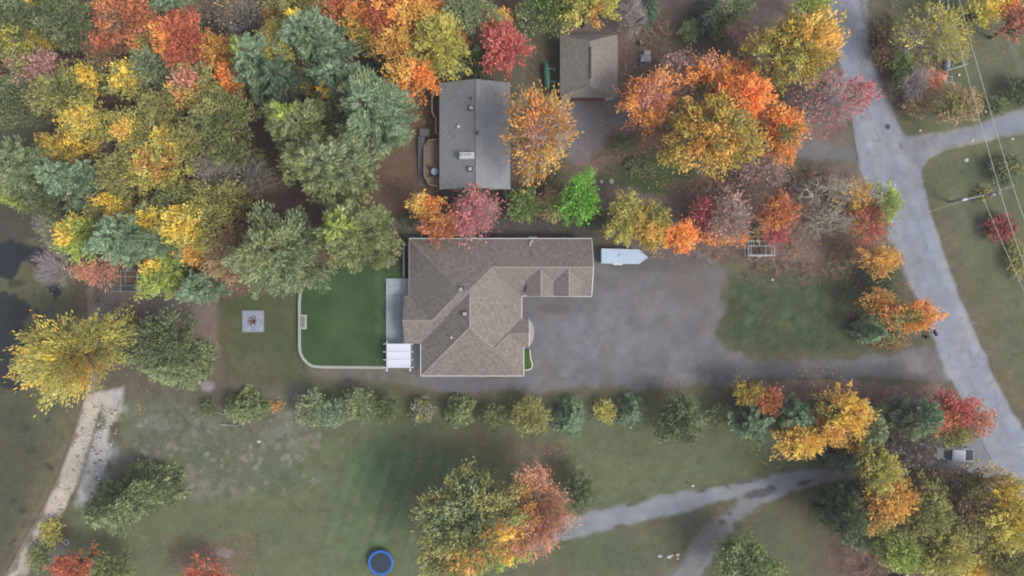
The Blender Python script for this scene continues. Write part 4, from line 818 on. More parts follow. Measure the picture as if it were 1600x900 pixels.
# ---- enclosed trailer
tz = 2.1; tr_ = empty('trailer', (*P(972, 401, tz/2), 0), 'white enclosed V-nose cargo trailer parked beside the end of the garage', 'trailer'); tx, ty = tr_.location.x, tr_.location.y
loc_ = lambda px, py, z: (P(px, py, z)[0]-tx, P(px, py, z)[1]-ty)
out = [loc_(940.5, 389, tz), loc_(998, 390.5, tz), loc_(1011.5, 402, tz), loc_(998, 412, tz), loc_(940.5, 411, tz)]
TRW = M('trailer_white_sky_tint', (196,212,232), rough=.35, coat=.2, n1=(.5, .03)); MB().prism(out, .45, tz-.06).build('body', TRW, tr_)  # white bodywork; sky's blue reflection is mixed into the body and roof colours
out2 = [(x*1.006, y*1.02) for x, y in out]; MB().prism(out2, tz-.06, tz).build('roof', M('trailer_roof_sky_tint', (190,211,236), rough=.4, n1=(.7, .04)), tr_)
fr_ = MB()
for a, b in zip(out2, out2[1:]+out2[:1]): fr_.bar((*a, tz+.01), (*b, tz+.01), .045)
fr_.build('roof_trim', WHITE, tr_)
vx, vy = loc_(969, 399, tz); MB().box((vx, vy, tz+.03), (.42, .4, .06), 0, .02).build('roof_hatch', TRW, tr_); MB().bar((vx-.2, vy-.28, tz+.075), (vx-.2, vy+.1, tz+.075), .02).bar((vx-.2, vy+.1, tz+.075), (vx+.25, vy+.12, tz+.075), .02).build('hatch_hinge', DARK, tr_)
for sg in (-1, 1):
    cx, cy = loc_(965, 401, .6); yy = cy+sg*1.18
    MB().box((cx, yy, .78), (1.35, .26, .08), 0, .03).box((cx-.7, yy, .6), (.06, .26, .4)).box((cx+.7, yy, .6), (.06, .26, .4)).build('fender', WHITE, tr_)
    for k in (-.35, .35):
        wh = MB().bar((cx+k, yy-.1, .33), (cx+k, yy+.1, .33), .32, n=20).build('wheel', M('tyre_rubber', (34,34,36), rough=.9), tr_); MB().bar((cx+k, yy+sg*.10, .33), (cx+k, yy+sg*.12, .33), .17, n=14).build('rim', GALV, wh)
nx, ny = loc_(1011, 402, .5); MB().bar((nx-.9, ny-.5, .45), (nx+.55, ny, .45), .05).bar((nx-.9, ny+.5, .45), (nx+.55, ny, .45), .05).bar((nx+.45, ny, .45), (nx+.85, ny, .45), .06).build('hitch', M('hitch_grey', (150,152,156), rough=.5), tr_)
MB().bar((nx+.45, ny, .02), (nx+.45, ny, .8), .04, n=8).build('jack', GALV, tr_)
MB().box((loc_(940.5, 400, tz)[0]-.02, 0.02, 1.25), (.04, 2.0, 1.5)).build('rear_door', TRW, tr_)

# ---- pickup truck, nose to the left
cx, cy = P(1491.5, 709.5, 1.0); tk = empty('pickup_truck', (cx, cy, gz(cx, cy)+.02), 'silver pickup truck with a black bed cover parked under the trees off the road', 'pickup truck', None, math.radians(177)); 
PA = M('truck_paint', (196,207,222), rough=.55, coat=.1)
def loft(secs, name, mat, parent, close=True):
    """secs: list of (x, [(y,z)...])"""
    mb = MB(); R = [[mb.b.verts.new((x, y, z)) for y, z in pr] for x, pr in secs]
    for A, B in zip(R, R[1:]):
        for i in range(len(A)): mb.b.faces.new((A[i], A[(i+1) % len(A)], B[(i+1) % len(A)], B[i]))
    mb.b.faces.new(R[0][::-1]); mb.b.faces.new(R[-1]); return mb.build(name, mat, parent)
def sec(w_, z0, z1, k=.12): return [(-w_, z0), (w_, z0), (w_+.02, (z0+z1)/2), (w_-k*.3, z1-k), (w_-k, z1), (-w_+k, z1), (-w_+k*.3, z1-k), (-w_-.02, (z0+z1)/2)]
loft([(2.78, sec(.78, .45, .92)), (2.68, sec(.90, .40, 1.02)), (1.5, sec(.96, .36, 1.14)), (1.1, sec(.97, .36, 1.16)), (-1.0, sec(.97, .36, 1.18, .06)), (-2.75, sec(.96, .4, 1.18, .06)), (-2.82, sec(.9, .45, 1.1, .06))], 'body', PA, tk)
loft([(1.75, sec(.84, 1.12, 1.19, .02)), (.82, sec(.76, 1.12, 1.80, .12)), (-1.02, sec(.78, 1.12, 1.82, .12)), (-1.12, sec(.80, 1.12, 1.2, .03))], 'cab_glass', GLASS, tk)
loft([(.88, sec(.76, 1.78, 1.83, .03)), (.7, sec(.82, 1.78, 1.875, .05)), (-.95, sec(.82, 1.78, 1.875, .05)), (-1.14, sec(.80, 1.76, 1.84, .04))], 'cab_roof', PA, tk)
for x in (-.3, -.98):
    for sy in (-1, 1): MB().bar((x, sy*.90, 1.14), (x, sy*.74, 1.82), .05).build('pillar', PA, tk)
for sy in (-1, 1): MB().bar((1.68, sy*.86, 1.17), (.80, sy*.76, 1.82), .045).build('pillar', PA, tk)
MB().box((-1.92, 0, 1.20), (1.62, 1.66, .06), 0, .02).build('bed_cover', M('bed_cover_black', (62,66,72), rough=.7, n1=(2, .1)), tk)
for sy in (-1, 1): MB().box((-1.92, sy*.90, 1.19), (1.76, .1, .08), 0, .02).build('bed_rail', PA, tk)
MB().box((-2.8, 0, 1.0), (.06, 1.6, .4)).build('tailgate', PA, tk)
for sy in (-1, 1):
    MB().box((1.3, sy*1.07, 1.22), (.16, .2, .16), 0, .03).build('mirror', PA, tk); MB().box((2.72, sy*.68, .86), (.14, .34, .16), 0, .03).build('headlight', M('lamp_glass', (230,232,236), rough=.1), tk); MB().box((-2.84, sy*.8, .95), (.05, .16, .3)).build('taillight', M('lamp_red', (150,40,36), rough=.3), tk)
    for x in (1.85, -1.8):
        wh = MB().bar((x, sy*.80, .37), (x, sy*1.0, .37), .38, n=22).build('wheel', M('tyre_rubber'), tk); MB().bar((x, sy*1.0, .37), (x, sy*1.015, .37), .23, n=16).build('rim', GALV, wh)
MB().box((2.83, 0, .55), (.16, 1.7, .22), 0, .05).build('bumper', GALV, tk); MB().box((-2.88, 0, .55), (.14, 1.7, .2), 0, .05).build('bumper', GALV, tk)

# ---- trampoline
tp = empty('trampoline', (*P(594.5, 879.5, .9), 0), 'round blue-rimmed trampoline with a dark mat on the lower lawn', 'trampoline')
MB().lathe([(1.60, .84), (1.60, .9), (1.86, .93), (1.95, .88), (1.95, .84)], n=48, cap=False).build('safety_pad', M('pad_blue', (48,110,205), rough=.5), tp)
MB().lathe([(0.01, .86), (1.0, .865), (1.62, .87)], n=48, cap=False).build('mat', M('trampoline_mat', (46,60,76), rough=.7), tp)
for k in range(6): a = k*math.pi/3+.3; MB().bar((1.85*math.cos(a), 1.85*math.sin(a), 0), (1.85*math.cos(a), 1.85*math.sin(a), .84), .04, n=8).build('leg', GALV, tp)
a = -1.85; MB().bar((1.9*math.cos(a-.12), 1.9*math.sin(a-.12), .86), (2.3*math.cos(a-.12), 2.3*math.sin(a-.12), 0), .03, n=6).bar((1.9*math.cos(a+.12), 1.9*math.sin(a+.12), .86), (2.3*math.cos(a+.12), 2.3*math.sin(a+.12), 0), .03, n=6).build('ladder', GALV, tp)

# ---- metal frames: boat lift on the shore, lift frame on the gravel, pen east of the road
FRM = M('aluminium_frame', (190,192,196), rough=.4, metal=.2)
def frame(name, px0, py0, px1, py1, h, label, cat, cross=(), legs=True, top=True, lat=()):
    cx, cy = P((px0+px1)/2, (py0+py1)/2, h); x0, y1 = P(px0, py0, h); x1, y0 = P(px1, py1, h); z0 = gz(cx, cy)
    f = empty(name, (cx, cy, z0), label, cat); x0 -= cx; x1 -= cx; y0 -= cy; y1 -= cy
    for z in ((.12, h) if top else (h,)):
        for a, b in (((x0, y0), (x1, y0)), ((x1, y0), (x1, y1)), ((x1, y1), (x0, y1)), ((x0, y1), (x0, y0))): MB().bar((*a, z), (*b, z), .055).build('rail', FRM, f)
    for x, y in ((x0, y0), (x1, y0), (x1, y1), (x0, y1)): MB().bar((x, y, -.05), (x, y, h), .055).build('post', FRM, f)
    for t_ in cross: y = y1+(y0-y1)*t_; MB().bar((x0, y, h), (x1, y, h), .05).build('crossbar', FRM, f)
    for t_, a, b in lat: x = x0+(x1-x0)*t_; MB().bar((x, y1+(y0-y1)*a, h*.98), (x, y1+(y0-y1)*b, h*.98), .045).build('bunk', FRM, f)
    return f, (x0, x1, y0, y1)
f, b = frame('boat_lift', 1169.5, 376, 1210.5, 399.5, 1.7, 'white metal boat lift frame stored on the leafy gravel at the end of the driveway', 'boat lift', (.36, .95), lat=((.10, .0, 1), (.2, 0, .36), (.42, 0, .36), (.66, 0, 1), (.9, .3, 1)))
MB().box(((b[0]+b[1])/2, (b[2]+b[3])/2+.1, .1), (b[1]-b[0]-.3, b[3]-b[2]-.5, .1)).build('base_deck', M('lift_dark', (70,72,70), rough=.8), f); MB().bar(((b[0]+b[1])/2-.4, b[2]-.1, 1.3), ((b[0]+b[1])/2+.2, b[2]-.1, 1.3), .06).bar(((b[0]+b[1])/2-.1, b[2]-.35, 1.0), ((b[0]+b[1])/2-.1, b[2]-.05, 1.35), .05).build('winch', GALV, f)
f, b = frame('boat_lift', 188, 423, 214.5, 455, 1.5, 'grey metal boat lift with slatted end standing on the bare bank beside the lake', 'boat lift', (.28, .72))
MB().box(((b[0]+b[1])/2, b[2]+.38, 1.2), (b[1]-b[0]-.2, .7, .06)).build('walkway', M('lift_green', (72,88,84), rough=.7), f)
for k in range(14): y = b[2]+(b[3]-b[2])*(k+.5)/14; MB().bar((b[1]-.2, y, 1.48), (b[1]+.06, y, 1.48), .03).build('slat', FRM, f)
MB().bar((b[0]-1.6, b[2]-.02, 1.35), (b[0], b[2], 1.4), .06).bar((b[0]-1.6, b[2]-.02, -.1), (b[0]-1.6, b[2]-.02, 1.45), .05).build('boom', FRM, f)
# pen and covered things east of the road
pn = empty('fence_pen', (0, 0, 0), 'white-railed garden pen beside the birch in the yard east of the road', 'fence'); h = 1.2
q = [P(px, py, h) for px, py in [(1498,48),(1502,64),(1507,82),(1512,100),(1494,105),(1479,110)]]
for a, b_ in zip(q, q[1:]):
    for z in (.3, .75, 1.2): MB().bar((*a, z), (*b_, z), .045).build('rail', FRM, pn)
for a in q: MB().bar((*a, -.05), (*a, 1.25), .06).build('post', FRM, pn)
PLAS = M('plastic_sheet', (150,164,192), rough=.3, n1=(1.5, .2))
def rumple(name, px0, py0, px1, py1, h, label, cat, mat, seed):
    x0, y1 = P(px0, py0, h); x1, y0 = P(px1, py1, h); nx, ny = 12, 12; X, Y = np.meshgrid(np.linspace(x0, x1, nx), np.linspace(y0, y1, ny)); n_ = vnoise(X, Y, .8, seed)
    edge = np.minimum.reduce([X-x0, x1-X, Y-y0, y1-Y]); zz = .05 + h*np.clip(edge*4, 0, 1)*(.6+.6*n_); cx, cy = (x0+x1)/2, (y0+y1)/2
    Xw = X + (n_-.5)*.5; id_ = np.arange(nx*ny).reshape(ny, nx); F_ = np.stack([id_[:-1, :-1], id_[:-1, 1:], id_[1:, 1:], id_[1:, :-1]], -1).reshape(-1, 4)
    o = link(name, np_mesh(name, np.stack([Xw-cx, Y-cy, zz], -1).reshape(-1, 3), F_, None, True), mat, None, (cx, cy, 0)); mo = o.modifiers.new('t', 'SOLIDIFY'); mo.thickness = .03; return tag(o, label, cat)
rumple('covered_pile', 1458, 63, 1482, 84, .9, 'square pile under bluish plastic sheeting beside the birch, upper right', 'pile', PLAS, 5)
rumple('covered_pile', 1478, 80, 1489, 107, .7, 'long crumpled bluish plastic bundle lying inside the white-railed pen', 'pile', PLAS, 6)
o, b = frame('cold_frame', 1479, 119.5, 1487.5, 128.5, .5, 'small square white frame on the grass south of the railed pen', 'frame', top=False)
x, y = P(1499, 117, .3); tag(MB().lathe([(.12, 0), (.16, .3), (.17, .32)], n=12).build('bucket', WHITE, None, False, (x, y, gz(x, y))), 'small white bucket on the grass just east of the square frame', 'bucket')
# tyre ring, lamps, stones
x, y = P(103.5, 847, .1); tag(MB().lathe([(.28, 0), (.46, 0), (.5, .1), (.46, .2), (.28, .2), (.28, 0)], n=24, cap=False).build('tyre_ring', M('ring_white', (176,178,180), rough=.7), None, False, (x, y, gz(x, y))), 'pale hollow ring lying on the ground near the shore, lower left', 'ring')
for px, py, r, lb in ((1082.5, 759, .22, 'white globe lamp on a short post beside the lower lane'), (1267.5, 777.5, .22, 'white globe lamp on a short post on the grass south of the lower lane'), (1469.5, 735, .2, 'white globe lamp on a short post among brown shrubs below the pickup truck')):
    x, y = P(px, py, .9); lp = empty('globe_lamp', (x, y, gz(x, y)), lb, 'lamp', 'globe lamps by the lower lane')
    MB().bar((0, 0, -.05), (0, 0, .7), .04, n=8).build('post', DARK, lp); g_ = MB(); bmesh.ops.create_icosphere(g_.b, subdivisions=3, radius=r, matrix=Matrix.Translation((0, 0, .86))); g_.build('globe', M('lamp_globe', (238,238,234), rough=.3), lp, True)
for k, (px, py, s0, lb) in enumerate([(1031,869,.38,'flat pale stone in the grass south of the lane, left of a loose row'), (1045,870,.42,'flat pale stone at the middle of the loose row south of the lane'), (1050,868,.25,'small pale stone touching the middle one of the row south of the lane'), (1059,867,.34,'rounded white stone at the right end of the row south of the lane'), (1059,873,.2,'tiny white stone just below the right end of the row south of the lane'), (84,816,.18,'tiny white stone near the red-leaved bush by the shore'), (70,888,.3,'small white stone near the bottom left corner by the shore'), (1519,219,.35,'pale stone on the verge south of the side road'), (1510,250,.4,'flat pale board-like stone in the grass south of the side road'), (1582,217,.3,'round pale stone on the verge at the right end of the side road'), (288,777,.22,'small white stone in the dull grass right of the shore conifer'), (404,690,.35,'white stone in bare ground left of the greener lawn'), (1438,204,.25,'small white stone at the mouth of the side road'), (1207,437,.25,'small white stone at the top left corner of the green driveway lawn')]):
    x, y = P(px, py, .1); mb = MB(); bmesh.ops.create_icosphere(mb.b, subdivisions=2, radius=s0)
    for v in mb.b.verts: v.co.z *= .5; v.co *= 1+.25*(random.random()-.5)
    for v in mb.b.verts: v.co.y *= .75
    tag(mb.build('stone', M('stone_white', (196,194,188), rough=.85), None, False, (x, y, gz(x, y)+.04)), lb, 'stone', 'pale stones lying in the grass')
for px0, py0, px1, py1, r, lb in ((188,627,184,645,.16,'bleached driftwood log standing out from the pale stones at the top of the beach'), (140,425,142,470,.10,'weathered grey pole lying on the bank left of the boat lift'), (341,645,352,648,.1,'short pale branch under the round green shrub left of the hedge row'), (345,663,372,665,.12,'bleached branch lying south of the round green shrub'), (1270,622,1297,632,.13,'grey fallen branch beside the tall yellow tree south of the driveway')):
    a = P3(px0, py0, .1); b = P3(px1, py1, .1); tag(MB().bar((0, 0, .12), (b[0]-a[0], b[1]-a[1], .14), r, r*.6, 8).build('log', M('driftwood', (168,166,160), rough=.9, n1=(4, .15)), None, False, (a[0], a[1], gz(a[0], a[1]))), lb, 'log')
x, y = P(1387, 198, .05); tag(MB().lathe([(.42, 0), (.42, .03), (.36, .035), (.01, .035)], n=24).build('manhole_cover', M('manhole_iron', (66,72,80), rough=.7), None, False, (x, y, gz(x, y)+.055)), 'dark iron manhole cover in the road near the side road', 'manhole')
x, y = P(1460, 520, .9); mbx = empty('mailbox', (x, y, gz(x, y)), 'black roadside mailbox beside the orange maple at the driveway mouth', 'mailbox', None, math.radians(-62)); MB().bar((0, 0, -.1), (0, 0, 1.0), .06).build('post', DARK, mbx); mb = MB(); mb.bar((-.45, 0, 1.15), (.45, 0, 1.15), .24, n=12).build('box', M('mailbox_black', (40,42,50), rough=.5), mbx); 
x, y = P(1450, 527, .6); tag(MB().box((0, 0, .3), (.4, .4, .7), .3, .06).build('bin', DARK, None, False, (x, y, gz(x, y))), 'small dark bin under the orange maple left of the mailbox', 'bin')
x, y = P(1457.5, 502.5, .6); tag(MB().box((0, 0, .3), (.4, .3, .6), .3, .05).build('newspaper_box', DARK, None, False, (x, y, gz(x, y))), 'small dark box at the road edge above the mailbox', 'box')
# car nose under the trees at the bottom edge
cx, cy = P(1402, 913, .9); cr = empty('parked_car', (cx, cy, gz(cx, cy)+.01), 'grey car parked under the trees, cut off by the bottom edge', 'car', None, math.radians(20)); CP = M('car_grey', (130,134,146), rough=.3, coat=.5, metal=.2)
loft([(2.2, sec(.7, .4, .7)), (2.0, sec(.85, .3, .8)), (.9, sec(.9, .3, .98)), (-2.0, sec(.9, .3, 1.0)), (-2.25, sec(.8, .4, .9))], 'body', CP, cr); loft([(1.0, sec(.78, .95, .98, .02)), (.2, sec(.66, .95, 1.42, .1)), (-1.2, sec(.66, .95, 1.42, .1)), (-1.9, sec(.76, .95, .99, .02))], 'cabin', GLASS, cr)
loft([(.15, sec(.64, 1.40, 1.45, .02)), (-1.1, sec(.64, 1.40, 1.45, .02))], 'roof', CP, cr)
for sy in (-1, 1):
    MB().box((2.05, sy*.6, .66), (.25, .3, .12), 0, .03).build('headlight', M('lamp_glass'), cr)
    for x in (1.4, -1.4): MB().bar((x, sy*.75, .32), (x, sy*.92, .32), .32, n=18).build('wheel', M('tyre_rubber'), cr)

# ---- utility pole, street lamp and wires
x, y = P(1483, 315.5, 0); up = empty('utility_pole', (x, y, 0), 'tall weathered utility pole with a crossarm and long street lamp arm east of the road', 'utility pole'); PH = 11.0
MB().bar((0, 0, -.3), (0, 0, PH), .17, .11, 10).build('pole', M('pole_wood', (150,148,146), rough=.9, n1=(3, .2)), up)
lx_, ly_ = P(1506, 312, 9.0); al = MB(); hx, hy = lx_-x, ly_-y
for k in range(8):
    f = lambda t_: (hx*t_, hy*t_, 8.3+1.0*math.sin(t_*1.35)); al.bar(f(k/8), f((k+1)/8), .055, n=8)
al.build('lamp_arm', M('lamp_arm_grey', (176,182,192), rough=.4), up)
lm = MB(); bmesh.ops.create_icosphere(lm.b, subdivisions=3, radius=1, matrix=Matrix.Translation((hx, hy, 9.22)) @ Matrix.Rotation(math.atan2(hy, hx), 4, 'Z') @ Matrix.Diagonal((.45, .2, .12, 1))); lm.build('lamp_head', M('lamp_head', (196,212,220), rough=.3), up, True)
ct = P(1582.5, 290.5, PH-.3); wt = P(1562, 297, PH-.3); MB().bar((wt[0]-x-.4, wt[1]-y-.15, PH-.35), (ct[0]-x, ct[1]-y, PH-.35), .07).build('crossarm', M('pole_wood'), up)
MB().lathe([(.24, 0), (.27, .1), (.27, .7), (.2, .8), (0.01, .8)], (.45, -.05, 8.6), 14).build('transformer', M('transformer_grey', (176,186,200), rough=.5), up)
for dx, dy in ((ct[0]-x-.1, ct[1]-y-.03), (wt[0]-x, wt[1]-y), (.15, -.1)): MB().lathe([(.06, 0), (.1, .06), (.06, .12), (.09, .18), (.03, .26)], (dx, dy, PH-.28), 10).build('insulator', WHITE, up)
WIRE = M('wire_grey', (215,216,204), rough=.5)
def wire(a, b, sag, r, lb, n=24):
    mb = MB(); A = Vector(a); B = Vector(b); pts = []
    for i in range(n+1): t_ = i/n; p = A.lerp(B, t_); p.z -= sag*4*t_*(1-t_); pts.append(p-A)
    for p_, q_ in zip(pts, pts[1:]): mb.bar(p_, q_, r, n=5)
    tag(mb.build('power_line', WIRE, None, False, A), lb, 'wire', 'overhead wires along the road')
za = PH-.05; A0 = (*P(1562, 296, za), za); B0 = (*P(1582.5, 290, za), za)
def ext(px0, py0, px1, py1, k): return (px0+(px1-px0)*k, py0+(py1-py0)*k)
wire(A0, (*P(*ext(1562,296,1485,0,1.7), za+1), za+1), .5, .04, 'overhead wire running north from the pole, the left one, past the railed pen')
wire(B0, (*P(*ext(1582,290,1503,0,1.7), za+1), za+1), .5, .04, 'overhead wire running north from the crossarm tip, the right one, over open lawn')
wire(A0, (*P(*ext(1564,299,1597,392,2.6), za+1), za+1), .5, .04, 'overhead wire running south from the pole, the left one, over the dark red shrub')
wire(B0, (*P(*ext(1582,290,1600,335,6), za+1), za+1), .5, .04, 'overhead wire running south from the crossarm tip, cut off soonest by the right edge')
zb = 7.5; wire((x, y, zb), (*P(*ext(1553,305,1600,425,2.2), zb), zb), .4, .03, 'thin lower cable running south from half way up the pole')
wire((x, y, zb+.2), (*P(1452, 331, 6), 6.0), .1, .014, 'faint service wire reaching from the pole towards the road edge')

# ---------------------------------------------------------------- trees
BARK = {'g': node_mat('bark_grey', lin((150,140,132))*.9, rough=.95, n1=(3, .25)), 'd': node_mat('bark_dark', lin((92,80,70))*.7, rough=.95, n1=(3, .25)),
        'w': node_mat('bark_birch', lin((205,200,190))*.75, rough=.8, n1=(6, .2)), 't': node_mat('bark_twiggy_grey', lin((190,180,176))*.9, rough=.95, n1=(3, .15)), 'r': node_mat('bark_reddish_grey', lin((150,120,118))*.8, rough=.95, n1=(3, .15))}
def tubes(S, sides=4):
    """S rows: x0 y0 z0 x1 y1 z1 r0 r1 -> V,F tapered prisms"""
    S = np.asarray(S, float); a = S[:, :3]; b = S[:, 3:6]; d = b-a; L_ = np.linalg.norm(d, axis=1, keepdims=True)+1e-9; d = d/L_
    ref = np.where(np.abs(d[:, 2:3]) > .9, np.array([[1., 0, 0]]), np.array([[0, 0, 1.]])); u = np.cross(d, ref); u /= np.linalg.norm(u, axis=1, keepdims=True)+1e-9; v = np.cross(d, u)
    n = len(S); ang = np.arange(sides)*2*np.pi/sides; ca, sa = np.cos(ang), np.sin(ang)
    ring = u[:, None]*ca[None, :, None]+v[:, None]*sa[None, :, None]
    A = a[:, None]+ring*S[:, 6][:, None, None]; B = b[:, None]+ring*S[:, 7][:, None, None]; V = np.concatenate([A, B], 1).reshape(-1, 3)
    f = np.array([(i, (i+1) % sides, sides+(i+1) % sides, sides+i) for i in range(sides)]); F = (f[None]+np.arange(n)[:, None, None]*2*sides).reshape(-1, 4); return V, F
PAL = dict(
 pine=[(108,124,90),(96,112,78),(120,134,98),(128,136,100)], bluepine=[(114,134,104),(100,120,92),(126,144,114)], tealpine=[(86,104,82),(94,112,88),(76,94,74)], darkpine=[(76,90,60),(86,100,66),(68,82,54)],
 olivepine=[(122,128,82),(108,116,74),(134,138,90),(102,112,74)], cedar=[(112,126,84),(100,114,76),(128,138,96)], darkgreen=[(92,104,68),(82,94,62),(106,116,78)],
 green=[(96,116,60),(84,106,54),(112,128,68)], bright=[(98,148,46),(86,136,40),(114,164,56)], olive=[(138,136,74),(124,122,66),(152,148,84),(112,114,64)], dolive=[(100,106,62),(88,96,56),(116,120,70)],
 mustard=[(176,150,60),(160,138,54),(190,160,62),(140,126,56)], yellow=[(240,206,66),(228,192,58),(246,216,88)], gold=[(232,186,84),(218,170,74),(240,198,96)], yolive=[(174,168,78),(158,152,70),(190,182,88),(142,138,68)], ygreen=[(150,168,72),(136,156,66),(168,182,86)], lime=[(196,186,78),(178,172,70),(206,190,88)],
 orange=[(226,148,70),(208,130,60),(236,164,80),(196,134,64)], borange=[(246,156,70),(248,174,84),(236,138,64)], amber=[(196,148,70),(184,134,62),(208,160,80),(170,130,64)], rust=[(168,106,70),(152,94,62),(186,120,76)], redrust=[(168,92,64),(180,106,68),(152,80,58)], red=[(176,92,84),(160,82,74),(190,108,96)], crimson=[(158,80,84),(144,70,74),(172,92,92)], pinkred=[(180,104,108),(166,98,102),(190,120,118)],
 salmon=[(196,136,108),(184,124,98),(204,148,120)], pinkish=[(168,128,118),(156,118,108),(178,140,128)], tan=[(160,136,98),(148,124,90),(172,148,108)], brown=[(120,96,70),(108,86,62),(130,108,80)], grey=[(128,124,112),(118,114,104)], darkred=[(120,60,56),(104,56,50)])
KINDN = {}
def crown_colors(pal, accents, U, V_, n, patch=None):
    base = lin(np.array(PAL[pal]))
    pick = RNG.integers(0, len(base), n); c = base[pick]
    for (ap, ax, ay, ar, *pp) in accents:
        pr = pp[0] if pp else .85; d = np.hypot(U-ax, V_-ay)/ar; m = (d < 1+.35*(RNG.random(n)-.5)) & (RNG.random(n) < pr); ab = lin(np.array(PAL[ap])); c[m] = ab[RNG.integers(0, len(ab), m.sum())]
    L_ = (c @ np.array([.25, .65, .10]))[:, None]; c = c*.90+L_*.10                  # autumn leaves are duller than their hue names
    L_ = L_+1e-4; c = c/L_*(.80*L_**.72)*FAM[0]
    return c*(.84+.32*RNG.random((n, 1)))
FAM = [1.0]
def tree(kind, name, px, py, rx, ry, pal, label, acc=(), h=None, dens=1.0, bark='d', rot=0.0, cat=None, group=None, leaf=None, lean=(0, 0), feather=.45):
    """kind: leafy | pine | spruce | bush | bare.  px, py = middle of the crown in the photo, rx, ry its half-size in pixels"""
    R = (rx+ry)*.05
    if h is None: h = {'leafy': 3.5+1.9*R, 'pine': 5+2.2*R, 'spruce': 2.4+2.5*R, 'bush': .6+1.15*R, 'bare': 2.5+1.5*R}[kind]
    if h > 21: h = 21
    zc = h*{'leafy': .68, 'pine': .62, 'spruce': .40, 'bush': .55, 'bare': .6}[kind]; s = (H-zc)/H; X, Y = P(px, py, zc); k_ = 1.10 if kind in ('pine', 'spruce') else .95; RX, RY = rx*.1*s*k_, ry*.1*s*k_; FAM[0] = (1.30 if kind in ('pine', 'spruce') else 1.12)*(.86 if pal in ('darkgreen', 'darkpine', 'tealpine') else 1); R = (RX+RY)/2
    rs = np.random.default_rng(int(px*7+py*13+rx)); zg = gz(X, Y)
    big = 'shrub' if kind == 'bush' or h < 4.2 else 'tree'
    DROP.append((X, Y, max(RX, RY), pal, kind, acc)) if kind in ('leafy', 'bare') else None
    root = empty(name, (X, Y, zg), label, cat or big, group)
    cr_, sr_ = math.cos(rot), math.sin(rot); B = []; area = math.pi*RX*RY
    if kind in ('leafy', 'bush', 'bare'):
        zb = h*(.30 if kind == 'leafy' else .05 if kind == 'bush' else .12); az = (h-zb)*.5; zm = zb+az; ph = rs.random(4)*6.28
        LF = .35 if (group == ROW or kind == 'bush') else 1
        lobe = lambda a: 1+LF*(.14*np.sin(2*a+ph[0])+.14*np.sin(3*a+ph[1])+.10*np.sin(5*a+ph[2])+.05*np.sin(9*a+ph[3]))
        cr = float(np.clip(.075*R+.24, .22, .65)); N = int(max(9, min(380, 2.9*area/(cr*cr*math.pi))))
        if kind == 'bare': N = int(N*(1.5 if bark != 'w' else .45))
        ga = np.arange(N)*2.39996+rs.random(N)*.9; w_ = (np.arange(N)+.5)/N; sn = np.sqrt(np.clip(w_*1.12, 0, 1)); over = w_ > .86
        sn = np.where(over, .88+.12*rs.random(N), sn); cz = np.sqrt(np.clip(1-sn**2, 0, 1)); cz = np.where(over, -.5*rs.random(N), cz)
        rr = (1.03-.40*rs.random(N)**1.3); fx = sn*np.cos(ga)*lobe(ga); fy = sn*np.sin(ga)*lobe(ga)
        K = np.stack([RX*fx*rr, RY*fy*rr, zm+az*cz*rr*(.8+.3*rs.random(N))-cr*.5], -1)
        if rot: K = np.stack([K[:, 0]*cr_-K[:, 1]*sr_, K[:, 0]*sr_+K[:, 1]*cr_, K[:, 2]], -1)
        # skeleton: trunk, limbs, one twig to each leaf clump
        ht = h*(.42 if kind != 'bush' else .12); tr0 = max(.05, .028*h*(1 if kind != 'bush' else .7))
        if kind == 'bare': ht = h*.22
        nl = max(5, min(13, N//7)) if kind != 'bare' else 11
        top = np.array([lean[0], lean[1], ht]); B.append([0, 0, -.2, *(top*.5+[.05, 0, 0]), tr0*1.15, tr0]); B.append([*(top*.5+[.05, 0, 0]), *top, tr0, tr0*.8])
        la = np.arange(nl)*2*np.pi/nl+rs.random(nl)*.5; lr = .62+.2*rs.random(nl); lzf = .35+.5*rs.random(nl)
        LE = np.stack([RX*np.cos(la)*lr, RY*np.sin(la)*lr, ht+(h-ht)*lzf*.8], -1)
        if rot: LE = np.stack([LE[:, 0]*cr_-LE[:, 1]*sr_, LE[:, 0]*sr_+LE[:, 1]*cr_, LE[:, 2]], -1)
        if kind != 'bare' or True: LE = np.vstack([LE, [[.1, .1, h*.86]]]); nl += 1
        LS = np.array([top*(.55+.45*rs.random()) for _ in range(nl)]); MID = (LS+LE)/2+rs.normal(0, .08*R, (nl, 3)); MID[:, 2] += .05*h
        for i in range(nl): B.append([*LS[i], *MID[i], tr0*.55, tr0*.38]); B.append([*MID[i], *LE[i], tr0*.38, tr0*.16])
        dd = ((K[:, None]-LE[None])**2).sum(2); near = dd.argmin(1); tt = (.1+.8*rs.random(N))[:, None]; S0 = MID[near]*(1-tt)+LE[near]*tt; kk = (S0+K)/2+rs.normal(0, .05*R, (N, 3))
        tw = max(.018, tr0*.14)
        for i in range(N): B.append([*S0[i], *kk[i], tw*1.5, tw]); B.append([*kk[i], *K[i], tw, tw*.5])
        if kind == 'bare' or dens < .5:
            m = 7 if kind == 'bare' else 5; od = K-np.array([0, 0, ht]); od /= np.linalg.norm(od, axis=1, keepdims=True)+1e-6
            for i in range(N):
                for q in range(m):
                    t_ = rs.random(); p0 = kk[i]*(1-t_)+K[i]*t_; v = od[i]+rs.normal(0, .42, 3); v /= np.linalg.norm(v); ln = cr*(1.0+1.3*rs.random())*(1.2 if kind == 'bare' else 1); p1 = p0+v*ln
                    B.append([*p0, *p1, tw*.7, tw*.3])
        n = int(min(22000, 150*area*dens)) if kind != 'bush' else int(min(9000, 150*area*dens))
        n = max(n, 10)
        ci = rs.integers(0, N, n) if True else None
